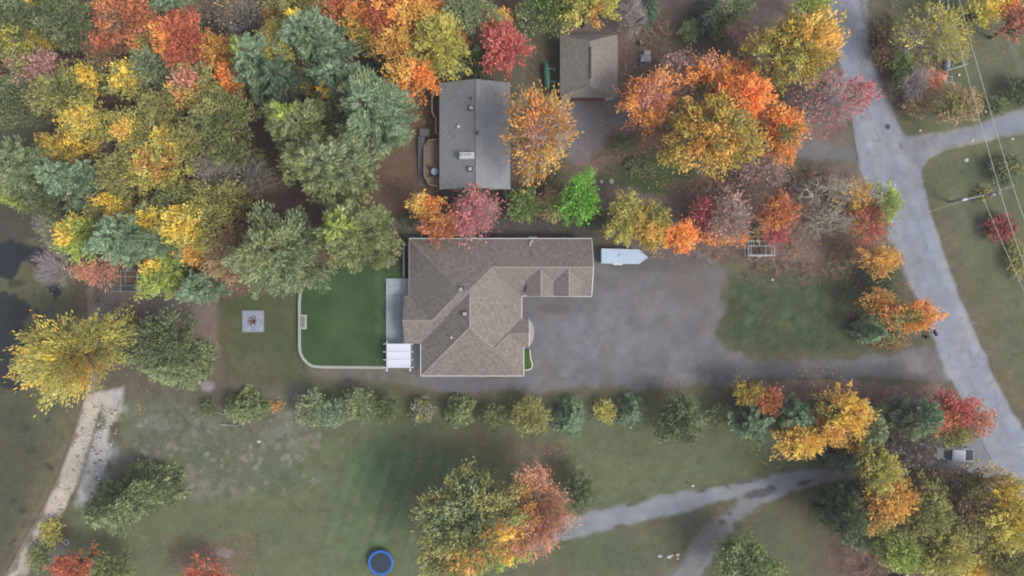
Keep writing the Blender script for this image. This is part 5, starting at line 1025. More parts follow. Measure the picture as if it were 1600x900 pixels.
        d = rs.normal(0, 1, (n, 3)); d /= np.linalg.norm(d, axis=1, keepdims=True)+1e-9; d[:, 2] = np.where(rs.random(n) < .6, np.abs(d[:, 2]), d[:, 2])
        csz = cr*(.6+.8*rs.random(N)); rad = csz[ci]*(.35+.75*rs.random(n)**.7+.35*np.abs(rs.normal(0, 1, n)))
        if kind == 'bare': rad *= 1.5
        od_ = K*np.array([1, 1, .25]); od_ /= np.linalg.norm(od_, axis=1, keepdims=True)+1e-6; od_ = od_[ci]
        Cn = K[ci]+d*rad[:, None]*np.array([1.05, 1.05, .62]); Cn += od_*((d*od_).sum(1)*rad*(.2+1.3*feather))[:, None]; Cn[:, 2] = np.maximum(Cn[:, 2], .05); nrm = d*.55+np.array([0, 0, .55])+rs.normal(0, .45, (n, 3))
        ls = (leaf or float(np.clip(.13+.012*R, .12, .20)))*(.7+.6*rs.random(n)); asp = .62-.3*feather; ls = ls*(1+.35*feather)
        Uc, Vc = K[:, 0]/(RX+.01), K[:, 1]/(RY+.01); cc = crown_colors(pal, acc, Uc, Vc, N); col = cc[ci]*(.82+.36*rs.random((n, 1)))
        u = np.cross(nrm, rs.normal(0, 1, (n, 3))); u /= np.linalg.norm(u, axis=1, keepdims=True)+1e-9; u = u*(1-feather*.5)+od_*feather*1.6*np.sign((u*od_).sum(1))[:, None]
    else:
        lam = pal; profile = (lambda t: (1-t)**.62*(.55+.45*np.minimum(1, t*6))) if kind == 'pine' else (lambda t: (1-t)**.85*np.minimum(1, .75+t*3))
        z0 = h*(.22 if kind == 'pine' else .06); B.append([0, 0, -.2, 0, 0, h*.97, max(.07, .017*h), .03]); K = []; KD = []; KS = []
        step = (.62 if kind == 'pine' else .5)*max(.55, min(1.25, R/3.5)); z = z0; ph = rs.random(3)*6.28; LF = .3 if group == ROW else 1; lobe = lambda a: 1+LF*(.13*math.sin(3*a+ph[0])+.10*math.sin(5*a+ph[1])+.08*math.sin(8*a+ph[2]))
        while z < h*.985:
            t_ = (z-z0)/(h-z0); nb = 7 if kind == 'pine' else 8; a0 = rs.random()*6.28
            for q in range(nb):
                a = a0+q*2*math.pi/nb+rs.normal(0, .2); L_ = profile(np.array(t_))*(.72+.36*rs.random())*lobe(a)
                ex, ey = RX*L_*math.cos(a), RY*L_*math.sin(a)
                if rot: ex, ey = ex*cr_-ey*sr_, ex*sr_+ey*cr_
                ln = math.hypot(ex, ey)+.15; up = (.10+.25*t_)*ln if kind == 'pine' else (-.22+.35*t_)*ln; p0 = np.array([0, 0, z]); p1 = np.array([ex, ey, z+up])
                B.append([*p0, *p1, max(.02, .011*h*(1-t_)+.01), .012]); m = max(2, int(ln/(.42 if R > 2 else .26)))
                for k in range(m):
                    f = .25+.75*(k+1)/m; side = rs.normal(0, .15*ln)*(f if k < m-1 else .2); dx, dy = ex/ln, ey/ln
                    K.append(p0+(p1-p0)*f+np.array([-dy*side, dx*side, .12*ln*f*f*(1 if kind == 'pine' else -.3)])); KD.append((dx, dy, .25 if kind == 'pine' else -.05)); KS.append(np.clip(.20*ln*(1.15-.40*f), .18, .70))
            z += step*(.85+.3*rs.random())
        K = np.array(K); KD = np.array(KD); KS = np.array(KS); N = len(K); n = int(min(24000, 230*area*dens)); wgt = KS**1.6*(1+1.0*(K[:, 2]/h)); ci = rs.choice(N, n, p=wgt/wgt.sum())
        d = rs.normal(0, 1, (n, 3)); d /= np.linalg.norm(d, axis=1, keepdims=True)+1e-9; rad = KS[ci]*(.4+.6*rs.random(n)**.5)
        Cn = K[ci]+d*rad[:, None]*np.array([1., 1., .55])+KD[ci]*(rad[:, None]*.5); u = KD[ci]*1.0+d*.75+np.array([0, 0, .25])+rs.normal(0, .25, (n, 3)); nrm = np.cross(u, rs.normal(0, 1, (n, 3)))+np.array([0, 0, .9])
        ls = (leaf or float(np.clip(.2+.02*R, .16, .30)))*(.7+.6*rs.random(n)); asp = .30
        cc = crown_colors(pal, acc, K[:, 0]/(RX+.01), K[:, 1]/(RY+.01), N); tip = np.clip(np.hypot(K[:, 0]/RX, K[:, 1]/RY), 0, 1)[:, None]; col = cc[ci]*(.82+.36*rs.random((n, 1)))
    u /= np.linalg.norm(u, axis=1, keepdims=True)+1e-9; v = np.cross(nrm, u); v /= np.linalg.norm(v, axis=1, keepdims=True)+1e-9
    u = u*ls[:, None]; v = v*(ls*asp)[:, None]; VV = np.stack([Cn-u, Cn-v, Cn+u, Cn+v], 1).reshape(-1, 3); VV[:, 2] = np.maximum(VV[:, 2], .03)
    link('crown' if big == 'tree' else 'foliage', np_mesh('crown', VV, np.arange(4*n).reshape(-1, 4), np.repeat(col*LEAFG, 4, 0)), leaf_m, root)
    tv, tf = tubes(B, 4 if kind != 'bare' else 3); link('trunk' if big == 'tree' else 'stems', np_mesh('trunk', tv, tf), BARK[bark], root)
    return root

DROP = []
WOOD_G = 'trees of the wood on the left'; ROW = 'shrubs in the row below the driveway'
T = [
# kind, name, px, py, rx, ry, palette, label, options
# --- the wood, top left
('leafy','maple_tree',28,50,45,48,'darkgreen','dark green tree in the extreme top left corner of the wood',dict(acc=[('yolive',.3,-.4,.4)])),
('leafy','maple_tree',58,18,32,28,'dolive','dark olive tree at the top edge near the top left corner',dict(acc=[('yellow',.1,0,.25)])),
('leafy','maple_tree',62,62,28,30,'mustard','mustard tree with bright yellow heart near the top left corner',dict(acc=[('yellow',0,0,.5)])),
('leafy','maple_tree',112,40,42,42,'darkgreen','dark green tree in the wood between the mustard tree and a brick-red one',{}),
('leafy','maple_tree',4,102,20,34,'crimson','dark red tree cut off by the left edge, upper left',{}),
('leafy','maple_tree',62,112,38,34,'pinkish','dull pinkish-brown tree near the left edge of the wood',dict(acc=[('olive',-.4,.2,.5)])),
('leafy','oak_tree',38,160,42,38,'darkgreen','dull dark green tree near the left edge below the pinkish-brown one',{}),
('leafy','oak_tree',100,150,40,36,'olive','olive tree surrounded by darker ones, left part of the wood',dict(acc=[('dolive',.4,.3,.5)])),
('leafy','poplar_tree',148,126,30,26,'dolive','dark tree with a deep yellow spray on its top, left part of the wood',dict(acc=[('yellow',.0,0,.62)])),
('leafy','poplar_tree',212,125,32,30,'olive','tree with lemon yellow sprays left of a grey-green tree, upper left',dict(acc=[('yellow',-.1,.1,.62,.8)])),
('leafy','poplar_tree',142,192,40,30,'yolive','yellow-flecked pale tree above the big blue-green pine at the left edge',dict(acc=[('yellow',0,0,.6,.6)])),
('leafy','maple_tree',180,12,24,20,'gold','small golden tree top at the top edge left of the brick-red maple',dict(acc=[('rust',.4,.2,.5)])),
('leafy','maple_tree',205,30,48,36,'rust','dull brick-red maple near the top edge of the wood',dict(acc=[('brown',-.3,-.3,.4)])),
('leafy','maple_tree',165,75,34,30,'brown','brownish tree below the brick-red maple in the wood',dict(acc=[('redrust',.2,.2,.5)])),
('leafy','maple_tree',237,66,30,32,'olive','green tree edged with orange leaves left of the orange-rust maple',dict(acc=[('salmon',-.4,.4,.5),('orange',-.5,-.6,.5),('darkgreen',.4,-.1,.5)])),
('pine','pine_tree',270,10,36,26,'bluepine','pale blue-green pine at the top edge left of the bare dark trees',{}),
('leafy','oak_tree',238,110,36,28,'pine','greyish green tree right of the tree with lemon yellow sprays',{}),
('leafy','maple_tree',285,66,36,44,'redrust','tall orange-rust maple in the upper middle of the wood',dict(acc=[('orange',-.6,-.1,.45),('borange',-.5,0,.25)], bark='g')),
('leafy','maple_tree',308,85,28,30,'rust','deep rust maple crowded against the orange-rust one',dict(dens=.8, bark='g')),
('leafy','maple_tree',346,84,27,28,'amber','amber brown maple between the rust maple and the blue-green pine',{}),
('leafy','maple_tree',365,122,24,25,'borange','small bright orange maple left of the blue-green pine',dict(acc=[('olive',.5,.4,.4)])),
('leafy','oak_tree',312,145,42,34,'olive','green oak with an orange-tan southern half in the middle of the wood',dict(acc=[('amber',-.2,-.3,.6),('salmon',-.2,.3,.4)])),
('leafy','oak_tree',258,173,32,28,'olive','round olive green tree left of the orange-tan oak',{}),
('leafy','oak_tree',350,182,44,40,'dolive','large dark olive tree left of the two big pines',dict(acc=[('olive',-.3,.4,.5)])),
('leafy','poplar_tree',215,208,34,30,'olive','olive tree crowned with deep golden yellow in the middle of the wood',dict(acc=[('yellow',-.25,.05,.5),('gold',-.3,.0,.35)])),
('leafy','poplar_tree',262,222,30,24,'yolive','yellow-olive tree with scattered yellow sprays beside the golden-topped one',dict(acc=[('yellow',.2,0,.6,.6)])),
('leafy','poplar_tree',300,226,34,28,'olive','olive tree with a few yellow tips above the bare grey tree',dict(acc=[('yellow',-.5,-.2,.4,.7)])),
('bare','bare_tree',170,240,26,24,'grey','small bare grey tree between the yellow-flecked pale tree and the olive ones',dict(dens=.12, bark='t')),
('leafy','oak_tree',108,236,40,28,'mustard','dull brownish yellow tree just above the big blue-green pine at the left edge',dict(acc=[('yellow',.45,.3,.3)])),
('pine','pine_tree',30,258,62,46,'pine','broad green pine spreading along the left edge of the frame',{}),
('pine','pine_tree',108,278,52,38,'bluepine','broad blue-green pine right of the one on the left edge',{}),
('leafy','oak_tree',195,268,38,32,'olive','olive tree with fine yellowish leaves in the lower middle of the wood',{}),
('leafy','oak_tree',250,268,40,34,'yolive','olive tree with orange flecks left of the bare grey tree',dict(acc=[('amber',.2,.2,.6,.5)])),
('bare','bare_tree',345,262,50,36,'grey','wide bare grey tree with fanned twigs in the wood, left of the olive pine',dict(dens=.10, bark='t')),
('bare','bare_tree',378,26,44,34,'grey','bare dark-twigged tree at the top edge left of the pine with a yellow spray',dict(dens=.15, bark='g', acc=[('amber',-.3,.5,.4)])),
('bare','bare_tree',340,14,32,24,'brown','leafless brownish tree at the top edge of the wood',dict(dens=.2, bark='g')),
('leafy','oak_tree',358,238,34,26,'dolive','dark olive tree behind the twigs of the wide bare grey tree',{}),
('pine','pine_tree',398,95,40,52,'bluepine','pale blue-green pine left of the olive mustard tree, top of the wood',dict(acc=[('ygreen',-.5,.3,.4)])),
('leafy','maple_tree',438,75,34,38,'yolive','olive mustard tree between two blue-green pines, top of the wood',dict(acc=[('mustard',-.2,.2,.5)])),
('leafy','maple_tree',428,24,18,17,'amber','little orange-brown tree top left of the pine with a yellow spray',{}),
('pine','pine_tree',484,58,56,46,'bluepine','big blue-green pine with a yellow spray on it, top of the wood',dict(acc=[('yellow',-.42,.62,.28)])),
('leafy','oak_tree',468,4,44,18,'olive','olive green crown cut off by the top edge above the blue-green pine',{}),
('leafy','oak_tree',488,122,19,36,'mustard','narrow mustard tree squeezed between the blue-green pines',{}),
('pine','pine_tree',440,125,38,44,'tealpine','dark teal pine left of the narrow mustard tree',{}),
('pine','pine_tree',528,128,46,42,'bluepine','blue-green pine with a small yellow patch, above the largest pine',dict(acc=[('yellow',-.35,-.35,.2)])),
('pine','pine_tree',580,178,62,72,'pine','largest blue-green pine, left of the grey-roofed house',dict(acc=[('bluepine',.3,0,.6)])),
('pine','pine_tree',470,198,62,52,'olivepine','large yellowish olive pine in the middle of the wood',dict(acc=[('ygreen',-.2,.3,.35)])),
('pine','pine_tree',515,262,72,62,'olivepine','large olive-green pine above the two pines beside the lawn',dict(acc=[('pine',.3,.1,.5)])),
('bare','bare_tree',405,275,30,30,'grey','small dark leafless tree between the bare grey tree and the olive pine',dict(dens=.1, bark='g')),
('leafy','maple_tree',530,18,30,24,'rust','brown-red maple at the top edge right of the big pine',dict(acc=[('redrust',.3,0,.5)])),
('leafy','maple_tree',562,34,32,26,'orange','orange and mustard maple at the top edge left of the red one',dict(acc=[('mustard',-.2,-.5,.5)])),
('leafy','maple_tree',600,32,28,38,'redrust','red maple wedged between two orange maples at the top edge',{}),
('leafy','maple_tree',580,62,28,24,'mustard','mustard and green maple below the red maple near the top edge',dict(acc=[('olive',0,-.6,.5)])),
('leafy','maple_tree',645,16,50,36,'orange','broad orange maple cut off by the top edge',dict(acc=[('gold',.1,-.4,.5)])),
('leafy','maple_tree',622,72,42,30,'amber','golden amber maple below the broad orange maple',dict(acc=[('gold',.1,0,.6,.6)], dens=.8)),
('leafy','maple_tree',690,72,42,50,'yolive','yellow-green maple just north-west of the grey-roofed house',dict(acc=[('lime',0,0,.6,.5)])),
('leafy','maple_tree',648,122,46,28,'orange','orange maple at the top left corner of the grey-roofed house',dict(acc=[('borange',.5,-.1,.5),('gold',-.4,.2,.5)])),
('leafy','maple_tree',720,58,14,16,'orange','little orange crown right of the yellow-green maple',{}),
('leafy','poplar_tree',735,22,40,38,'cedar','pale grey-green poplar at the top edge above the red maple',dict(dens=.7, bark='w')),
('leafy','maple_tree',776,34,22,20,'gold','golden maple top just above the vivid red maple',{}),
('leafy','maple_tree',787,76,37,38,'red','vivid red maple between the grey-roofed house and the garage',{}),
('spruce','fir_tree',748,92,24,24,'darkpine','dark low fir left of the vivid red maple',{}),
('spruce','fir_tree',714,108,14,14,'tealpine','tiny teal fir at the back of the grey-roofed house',{}),
('bush','shrub',590,115,28,18,'tealpine','dark teal undergrowth bush left of the orange maple by the house',{}),
('leafy','oak_tree',18,302,30,20,'ygreen','light green tree leaning over the lake at the left edge',{}),
('leafy','oak_tree',78,306,40,26,'darkgreen','dark green tree at the lake shore above the leafless shrubs',{}),
('leafy','poplar_tree',130,368,32,34,'ygreen','yellow-green tree leaning left over the leafless shore shrubs',dict(acc=[('yellow',-.4,.0,.5),('yellow',.1,.8,.4)])),
('pine','pine_tree',200,372,58,48,'bluepine','bluish green pine just above the boat lift on the lake bank',{}),
('leafy','poplar_tree',182,322,34,26,'olive','olive tree with a bright yellow streak along its top, left of the yellow band',dict(acc=[('yellow',.1,-.1,.55,.8)])),
('leafy','poplar_tree',238,348,38,28,'olive','tree with a dense band of bright yellow above the bluish green pine',dict(acc=[('yellow',.1,0,.6,.9)])),
('leafy','poplar_tree',310,352,48,36,'yolive','large yellow and olive tree at the right end of the yellow band',dict(acc=[('yellow',-.2,0,.62,.8),('olive',.6,.1,.4)])),
('leafy','maple_tree',302,394,24,22,'gold','golden-orange tree below the large yellow and olive tree',{}),
('leafy','poplar_tree',256,428,32,32,'ygreen','yellow-green tree right of the boat lift on the lake bank',dict(acc=[('yellow',-.2,.4,.4)])),
('leafy','oak_tree',355,395,28,44,'tan','brownish tan tree left of the pine at the top of the raised lawn',dict(dens=.85)),
('pine','pine_tree',312,450,32,28,'bluepine','small bluish pine above the bare ground left of the fire pit',{}),
('leafy','maple_tree',152,424,34,18,'salmon','small orange-tan tree with thin leaves beside the boat lift',dict(dens=.5, h=6, bark='t')),
('leafy','oak_tree',345,312,44,24,'olive','dull olive tree above the brownish tan one',{}),
('leafy','oak_tree',290,312,36,22,'dolive','dark olive tree between the yellow band and the bare grey tree',{}),
('bare','bare_shrub',90,358,36,36,'grey','upper one of two leafless grey shrubs leaning over the lake',dict(dens=.1, bark='t', h=5.5, acc=[('ygreen',0,.4,.5)])),
('bare','bare_shrub',88,420,36,34,'grey','lower one of two leafless grey shrubs leaning over the lake',dict(dens=.03, bark='t', h=5)),
('pine','pine_tree',430,398,72,72,'pine','big pine overhanging the top left of the raised lawn',dict(acc=[('olivepine',-.2,.2,.5)])),
('pine','pine_tree',545,365,62,58,'olivepine','yellowish pine overhanging the top middle of the raised lawn',dict(acc=[('ygreen',-.1,.1,.35,.6)])),
('pine','pine_tree',592,348,24,20,'cedar','small pine tucked behind the yellowish pine left of the rust shrub',{}),
('leafy','maple_tree',118,553,86,58,'yolive','huge feathery yellow maple overhanging the lake at the beach',dict(acc=[('yellow',-.3,-.1,.85,.35),('olive',.2,.1,.7,.3),('amber',.3,-.4,.4,.4)], h=13, rot=.35, leaf=.17, feather=1.0)),
('leafy','oak_tree',248,536,60,46,'darkgreen','dark green tree right of the huge yellow maple',dict(h=9)),
('spruce','fir_tree',268,574,56,34,'cedar','light grey-green fir with spreading fronds below the dark green tree',dict(h=9)),
# --- between the houses
('leafy','maple_tree',665,324,26,22,'gold','yellow and orange maple at the north-west corner of the main house',dict(acc=[('borange',.5,.2,.5)], bark='g', dens=.75)),
('leafy','maple_tree',688,352,28,28,'rust','rust-brown maple touching the main roof',dict(acc=[('amber',0,.1,.5,.4)])),
('bare','red_maple_tree',742,334,34,38,'pinkred','half-bare pink-red maple between the two houses',dict(dens=.45, bark='t', h=8)),
('bush','shrub',638,348,12,10,'darkgreen','small dark bush left of the yellow and orange maple',{}),
('leafy','maple_tree',842,208,61,66,'amber','round half-bare amber maple beside the grey roof',dict(dens=.34, bark='t', feather=.7, acc=[('orange',-.15,.3,.34),('gold',.35,-.6,.3),('amber',.6,.1,.45,.6),('salmon',-.1,-.2,.25)])),
('bush','shrub',820,320,28,25,'green','wide dull green bush left of the olive-brown one between the houses',dict(h=4)),
('bush','shrub',862,321,22,25,'tan','olive-brown bush left of the bright green tree',dict(h=4, acc=[('olive',-.2,0,.5)])),
('leafy','maple_tree',905,311,30,40,'bright','vivid bright green tree north of the garage wing',dict(h=8.5)),
('bush','shrub',934,345,14,14,'darkpine','dark bush at the foot of the bright green tree',{}),
('leafy','maple_tree',978,342,32,36,'yolive','yellow-olive tree above the nose of the white trailer',dict(acc=[('gold',.5,-.5,.4)], h=8)),
('leafy','maple_tree',1016,352,32,36,'mustard','mustard tree between the yellow-olive one and the small bright orange one',dict(acc=[('olive',.3,.4,.5),('gold',0,-.4,.4)], h=8)),
('leafy','maple_tree',1060,370,28,24,'borange','small bright orange maple right of the trailer',dict(h=6, acc=[('gold',.1,-.2,.5,.5)])),
('leafy','maple_tree',1100,334,23,25,'crimson','small crimson shrub-like maple above the driveway litter',dict(h=5.5, dens=.75)),
('bare','maple_tree',1138,342,38,38,'pinkish','pale pinkish half-bare maple between crimson and rust ones',dict(dens=.2, bark='t', h=8)),
('bush','shrub',1120,368,24,14,'orange','low orange-leaved bush beneath the pinkish half-bare maple',dict(h=2.5)),
('bush','shrub',1152,372,18,10,'orange','second low orange-leaved bush, nearest the boat lift on the gravel',dict(h=2.2)),
('leafy','maple_tree',1213,332,27,32,'rust','rust-orange maple above the boat lift on the gravel',dict(h=8.5, acc=[('orange',0,-.1,.5,.6)])),
('leafy','maple_tree',1212,368,22,16,'crimson','dull dark red shrub right of the boat lift on the gravel',dict(h=3.5, dens=.6)),
('bush','shrub',1188,362,12,10,'ygreen','tuft of yellow-green leaves just above the boat lift on the gravel',dict(h=2.5)),
# --- top middle
('leafy','oak_tree',862,8,36,34,'green','green tree at the top edge left of the olive one by the garage',{}),
('leafy','oak_tree',918,10,44,36,'yolive','olive-yellow tree overhanging the top of the garage roof',dict(acc=[('green',-.3,.3,.4),('amber',.3,-.5,.3)])),
('leafy','oak_tree',826,30,22,30,'cedar','thin grey-green tree top between the red maple and the green one',dict(dens=.5)),
('bare','bare_tree',990,28,26,30,'grey','small twisted leafless tree near the top edge right of the garage',dict(dens=.05, bark='t')),
('spruce','fir_tree',1012,14,20,20,'tealpine','small dark teal fir at the top edge right of the leafless tree',{}),
('bush','shrub',1078,48,14,16,'cedar','small grey-green bush in the leafy yard right of the storage box',{}),
('spruce','fir_tree',1106,22,20,30,'tealpine','dark teal fir at the top edge behind the long bright bush',{}),
('bush','shrub',1123,40,14,20,'green','long bright green bush slanting below the dark teal fir',dict(rot=-.5)),
('leafy','oak_tree',1150,14,26,20,'cedar','pale grey-green crown at the top edge left of the mustard maple',dict(dens=.7)),
('leafy','maple_tree',1160,50,24,24,'pinkish','thin pinkish shrub in the yard left of the mustard maple',dict(dens=.25, h=4, bark='t')),
('leafy','maple_tree',1245,76,64,56,'mustard','large mustard maple beside the top of the road',dict(acc=[('yolive',-.5,-.5,.6),('gold',.4,.2,.6,.6)])),
('leafy','oak_tree',1266,8,26,16,'ygreen','yellow-green crown cut off by the top edge beside the road',{}),
('bare','red_maple_tree',1285,160,56,52,'pinkred','half-bare red maple whose branches reach over the road',dict(dens=.07, bark='t', h=10.5, acc=[('crimson',-.2,-.5,.5)])),
('leafy','maple_tree',1336,150,30,24,'pinkred','red leafy bough over the road at the tip of the half-bare maple',dict(dens=.6, bark='t', h=8)),
('leafy','maple_tree',1014,158,42,46,'orange','pale orange thinning maple right of the garage',dict(dens=.6, bark='t', acc=[('salmon',.1,.1,.6,.6)])),
('bare','maple_tree',1066,132,38,44,'pinkish','greyish pink bare-looking maple between the pale orange and the great orange one',dict(dens=.30, bark='t')),
('leafy','maple_tree',1108,126,42,34,'orange','orange crown forming the upper left of the great maple',dict(acc=[('salmon',0,.5,.4),('olive',-.4,-.5,.4)])),
('leafy','maple_tree',1112,212,64,66,'mustard','great gold and green maple above the right side of the drive',dict(acc=[('gold',-.2,-.4,.6,.6),('amber',0,.2,.8,.4),('olive',.2,.1,.5,.6)], h=16)),
('leafy','maple_tree',1160,156,38,40,'borange','blazing orange maple right of the great gold one',dict(acc=[('borange',0,0,.9)], h=14)),
('leafy','maple_tree',1216,206,38,42,'orange','orange maple at the right end of the great maple group',dict(acc=[('borange',-.2,.3,.4),('olive',.1,-.3,.4)], h=12)),
('leafy','maple_tree',1150,116,24,24,'orange','small orange crown topping the great maple group',{}),
('bare','maple_tree',1190,262,44,28,'pinkish','grey-pink bare crown below the orange maple group',dict(dens=.2, bark='t', h=6)),
('bush','shrub',975,225,22,12,'darkgreen','low dark green bush in the leafy strip above the round well lid',dict(h=1.4)),
('bush','shrub',1000,262,24,14,'darkgreen','low green bush in the leafy yard right of the well lid',dict(h=1.2, dens=.5)),
# --- by the road, between driveways
('bare','bare_tree',1285,300,46,30,'grey','leafless pale-limbed tree near the road, upper one of two',dict(dens=.05, bark='w', h=11, lean=(1.2,.3))),
('bare','bare_tree',1290,345,42,28,'grey','leafless pale-limbed tree near the road, lower one of two',dict(dens=.05, bark='w', h=9, lean=(1.0,.2), acc=[('yellow',-.5,0,.3)])),
('leafy','maple_tree',1335,302,26,26,'gold','golden maple with thin leaves beside the road above the red one',dict(dens=.4, bark='t', h=7)),
('leafy','maple_tree',1358,345,28,36,'redrust','dull red maple at the road edge',dict(dens=.45, bark='t', h=6)),
('leafy','birch_tree',1382,318,18,32,'ygreen','slim yellow-green birch leaning over the road edge',dict(bark='w', h=9, dens=.7)),
('leafy','maple_tree',1342,330,16,22,'gold','small golden clump left of the dull red maple',dict(h=5, dens=.7)),
('leafy','maple_tree',1372,406,34,20,'amber','amber tree leaning to the road above the green bush',dict(bark='t', h=7, acc=[('gold',.1,0,.5)])),
('bush','shrub',1375,438,24,18,'darkpine','dark green bush below the amber tree by the road',dict(h=3)),
('leafy','maple_tree',1370,470,26,20,'amber','tan-orange maple left of the large orange one at the drive mouth',dict(h=6)),
('leafy','maple_tree',1418,494,44,26,'orange','orange maple overhanging the road at the drive mouth',dict(h=8, acc=[('amber',.2,.2,.6,.6),('olive',-.3,-.1,.4)])),
('spruce','spruce_tree',1360,518,20,20,'bluepine','small blue spruce in the corner of the driveway lawn',{}),
('bush','shrub',1395,532,24,12,'brown','low brownish green bush beneath the orange maple',dict(h=1.8, acc=[('olive',0,0,.5)])),
# --- east of the road
('leafy','birch_tree',1452,56,48,44,'yolive','yellow-green birch with white limbs east of the road',dict(bark='w', h=13, acc=[('lime',.3,.1,.5,.6)], dens=.38, feather=.6)),
('leafy','birch_tree',1492,78,18,18,'yolive','small yellow-olive tree over the railed pen',dict(bark='w', h=6, dens=.7)),
('leafy','maple_tree',1455,128,22,18,'salmon','salmon-brown shrub below the birch',dict(h=4, dens=.8)),
('bush','shrub',1410,108,16,26,'green','green roadside bush left of the salmon-brown shrub',dict(h=3)),
('bare','bare_tree',1428,130,24,26,'grey','leafless grey shrub between the green roadside bush and the salmon-brown one',dict(dens=.1, bark='t', h=5)),
('bush','shrub',1438,162,26,18,'tan','tan-leaved bush on the roadside below the leafless grey shrub',dict(h=3, dens=.6)),
('leafy','maple_tree',1495,165,36,28,'tan','olive-tan tree beside the side road',dict(acc=[('olive',-.2,0,.5)], h=7, dens=.8)),
('leafy','maple_tree',1530,18,26,26,'lime','yellow-green maple at the top edge in the far right corner',dict(acc=[('yellow',.3,.2,.5)])),
('leafy','maple_tree',1562,6,28,22,'orange','orange maple at the top edge in the far right corner',dict(acc=[('yellow',-.3,0,.5)])),
('leafy','maple_tree',1590,36,28,28,'salmon','salmon-orange maple cut off by the right edge at the top',{}),
('bush','shrub',1380,70,20,40,'brown','brown roadside scrub at the top of the road verge',dict(h=2, dens=.3)),
('bush','shrub',1400,50,16,26,'darkgreen','dull green scrub left of the birch',dict(h=2.5, dens=.5)),
('bush','shrub',1592,142,20,22,'darkpine','dark green bush at the right edge above the side road',dict(h=3)),
('bush','shrub',1552,166,18,14,'darkgreen','dark green bush right of the olive-tan tree',dict(h=2.5)),
('bush','shrub',1572,266,22,22,'darkgreen','dark shrub under the wires right of the pole top',dict(h=2.5, acc=[('olive',.2,.2,.4)])),
('bush','shrub',1562,356,24,22,'darkred','dark red shrub under the wires at the right edge',dict(h=2.2, rot=-.6)),
('bush','shrub',1590,405,16,30,'olive','olive shrub at the right edge below the dark red one',dict(h=2, dens=.5)),
('bush','shrub',1535,304,14,12,'olive','dull olive bush beneath the street lamp arm',dict(h=1.0, dens=.4)),
# --- row south of the driveway
('spruce','fir_tree',378,638,33,27,'cedar','round frond-like green conifer alone left of the shrub row',dict(h=5, group=ROW)),
('bush','shrub',326,637,13,11,'darkgreen','small dark bush left of the round frond-like conifer',dict(h=1.5)),
('bush','shrub',433,634,10,8,'amber','tiny orange-leaved bush left of the shrub row',dict(h=.9, dens=.5)),
('leafy','shrub',487,637,25,26,'pine','leftmost of three merged grey-green shrubs in the row',dict(h=4, group=ROW)),
('leafy','shrub',524,644,24,20,'bluepine','middle one of three merged grey-green shrubs in the row',dict(h=4, group=ROW)),
('leafy','shrub',562,632,24,24,'cedar','rightmost of three merged grey-green shrubs in the row',dict(h=4, group=ROW)),
('leafy','shrub',603,640,20,20,'darkgreen','darker ragged shrub right of the three merged ones',dict(h=3.4, group=ROW)),
('bush','shrub',660,641,17,18,'grey','round brownish grey ball-shaped shrub in the row',dict(h=2.4, group=ROW, acc=[('olive',0,0,1,.4)])),
('spruce','fir_tree',717,643,25,26,'cedar','neat round green conifer in the row below the main house',dict(h=4.4, group=ROW)),
('leafy','shrub',772,649,19,18,'darkgreen','small dark ragged shrub left of the yellow-green one in the row',dict(h=2.8, group=ROW, acc=[('olive',0,0,.5)])),
('leafy','shrub',828,648,28,27,'olive','soft yellow-green round shrub in the middle of the row',dict(h=4, group=ROW)),
('spruce','spruce_tree',892,652,27,28,'bluepine','round blue-green spruce in the middle of the row',dict(h=5, group=ROW)),
('bush','shrub',946,643,16,17,'yolive','small yellow ball-shaped shrub in the row',dict(h=2.4, group=ROW)),
('spruce','spruce_tree',987,643,25,26,'bluepine','pale blue-green spruce right of the small yellow shrub',dict(h=4.6, group=ROW)),
('leafy','yew_tree',1061,657,39,36,'darkpine','largest dark green tree of the row, broad and round',dict(h=6.5, group=ROW, acc=[('cedar',.3,-.2,.5,.5)])),
('leafy','shrub',1127,648,16,15,'cedar','small grey-green shrub right of the broad dark tree',dict(h=2.5, group=ROW)),
# --- clump right of the row
('leafy','maple_tree',1168,614,22,18,'mustard','mustard tree top at the left end of the lower clump',dict(h=7)),
('leafy','maple_tree',1200,624,22,22,'rust','brick-red maple at the left end of the lower clump',dict(h=7)),
('pine','spruce_tree',1178,660,32,30,'bluepine','blue-green spruce at the left end of the lower clump',dict(h=8)),
('pine','spruce_tree',1240,650,34,28,'bluepine','blue-green spruce behind the tall yellow tree of the lower clump',dict(h=9)),
('leafy','maple_tree',1248,688,42,22,'gold','golden yellow tree low on the left of the lower clump',dict(h=9, acc=[('yellow',0,0,.8,.6)])),
('leafy','maple_tree',1318,645,46,34,'gold','tall yellow tree in the middle of the lower clump',dict(h=11, acc=[('yellow',0,0,.7,.6),('olive',-.5,.2,.3)])),
('leafy','maple_tree',1296,672,24,22,'gold','deep yellow crown joining the two large yellow trees',dict(h=10)),
('leafy','maple_tree',1330,693,20,14,'gold','small golden tuft below the tall yellow tree',dict(h=8)),
('pine','pine_tree',1356,668,30,34,'pine','green pine right of the tall yellow tree',{}),
('spruce','spruce_tree',1312,712,34,24,'tealpine','dark teal spruce at the lane, bottom of the lower clump',{}),
('leafy','poplar_tree',1366,728,30,42,'yolive','yellow-green poplar leaning down across the lane',dict(h=12)),
('pine','pine_tree',1430,655,40,34,'pine','green pine left of the red maple by the road',dict(acc=[('tealpine',-.2,.4,.5)])),
('leafy','maple_tree',1484,642,34,30,'red','red maple overhanging the road bottom right',dict(h=9, acc=[('rust',-.3,-.3,.5)])),
('leafy','maple_tree',1524,655,22,26,'salmon','thin tan-pink maple over the road right of the red one',dict(h=9, dens=.5, bark='t')),
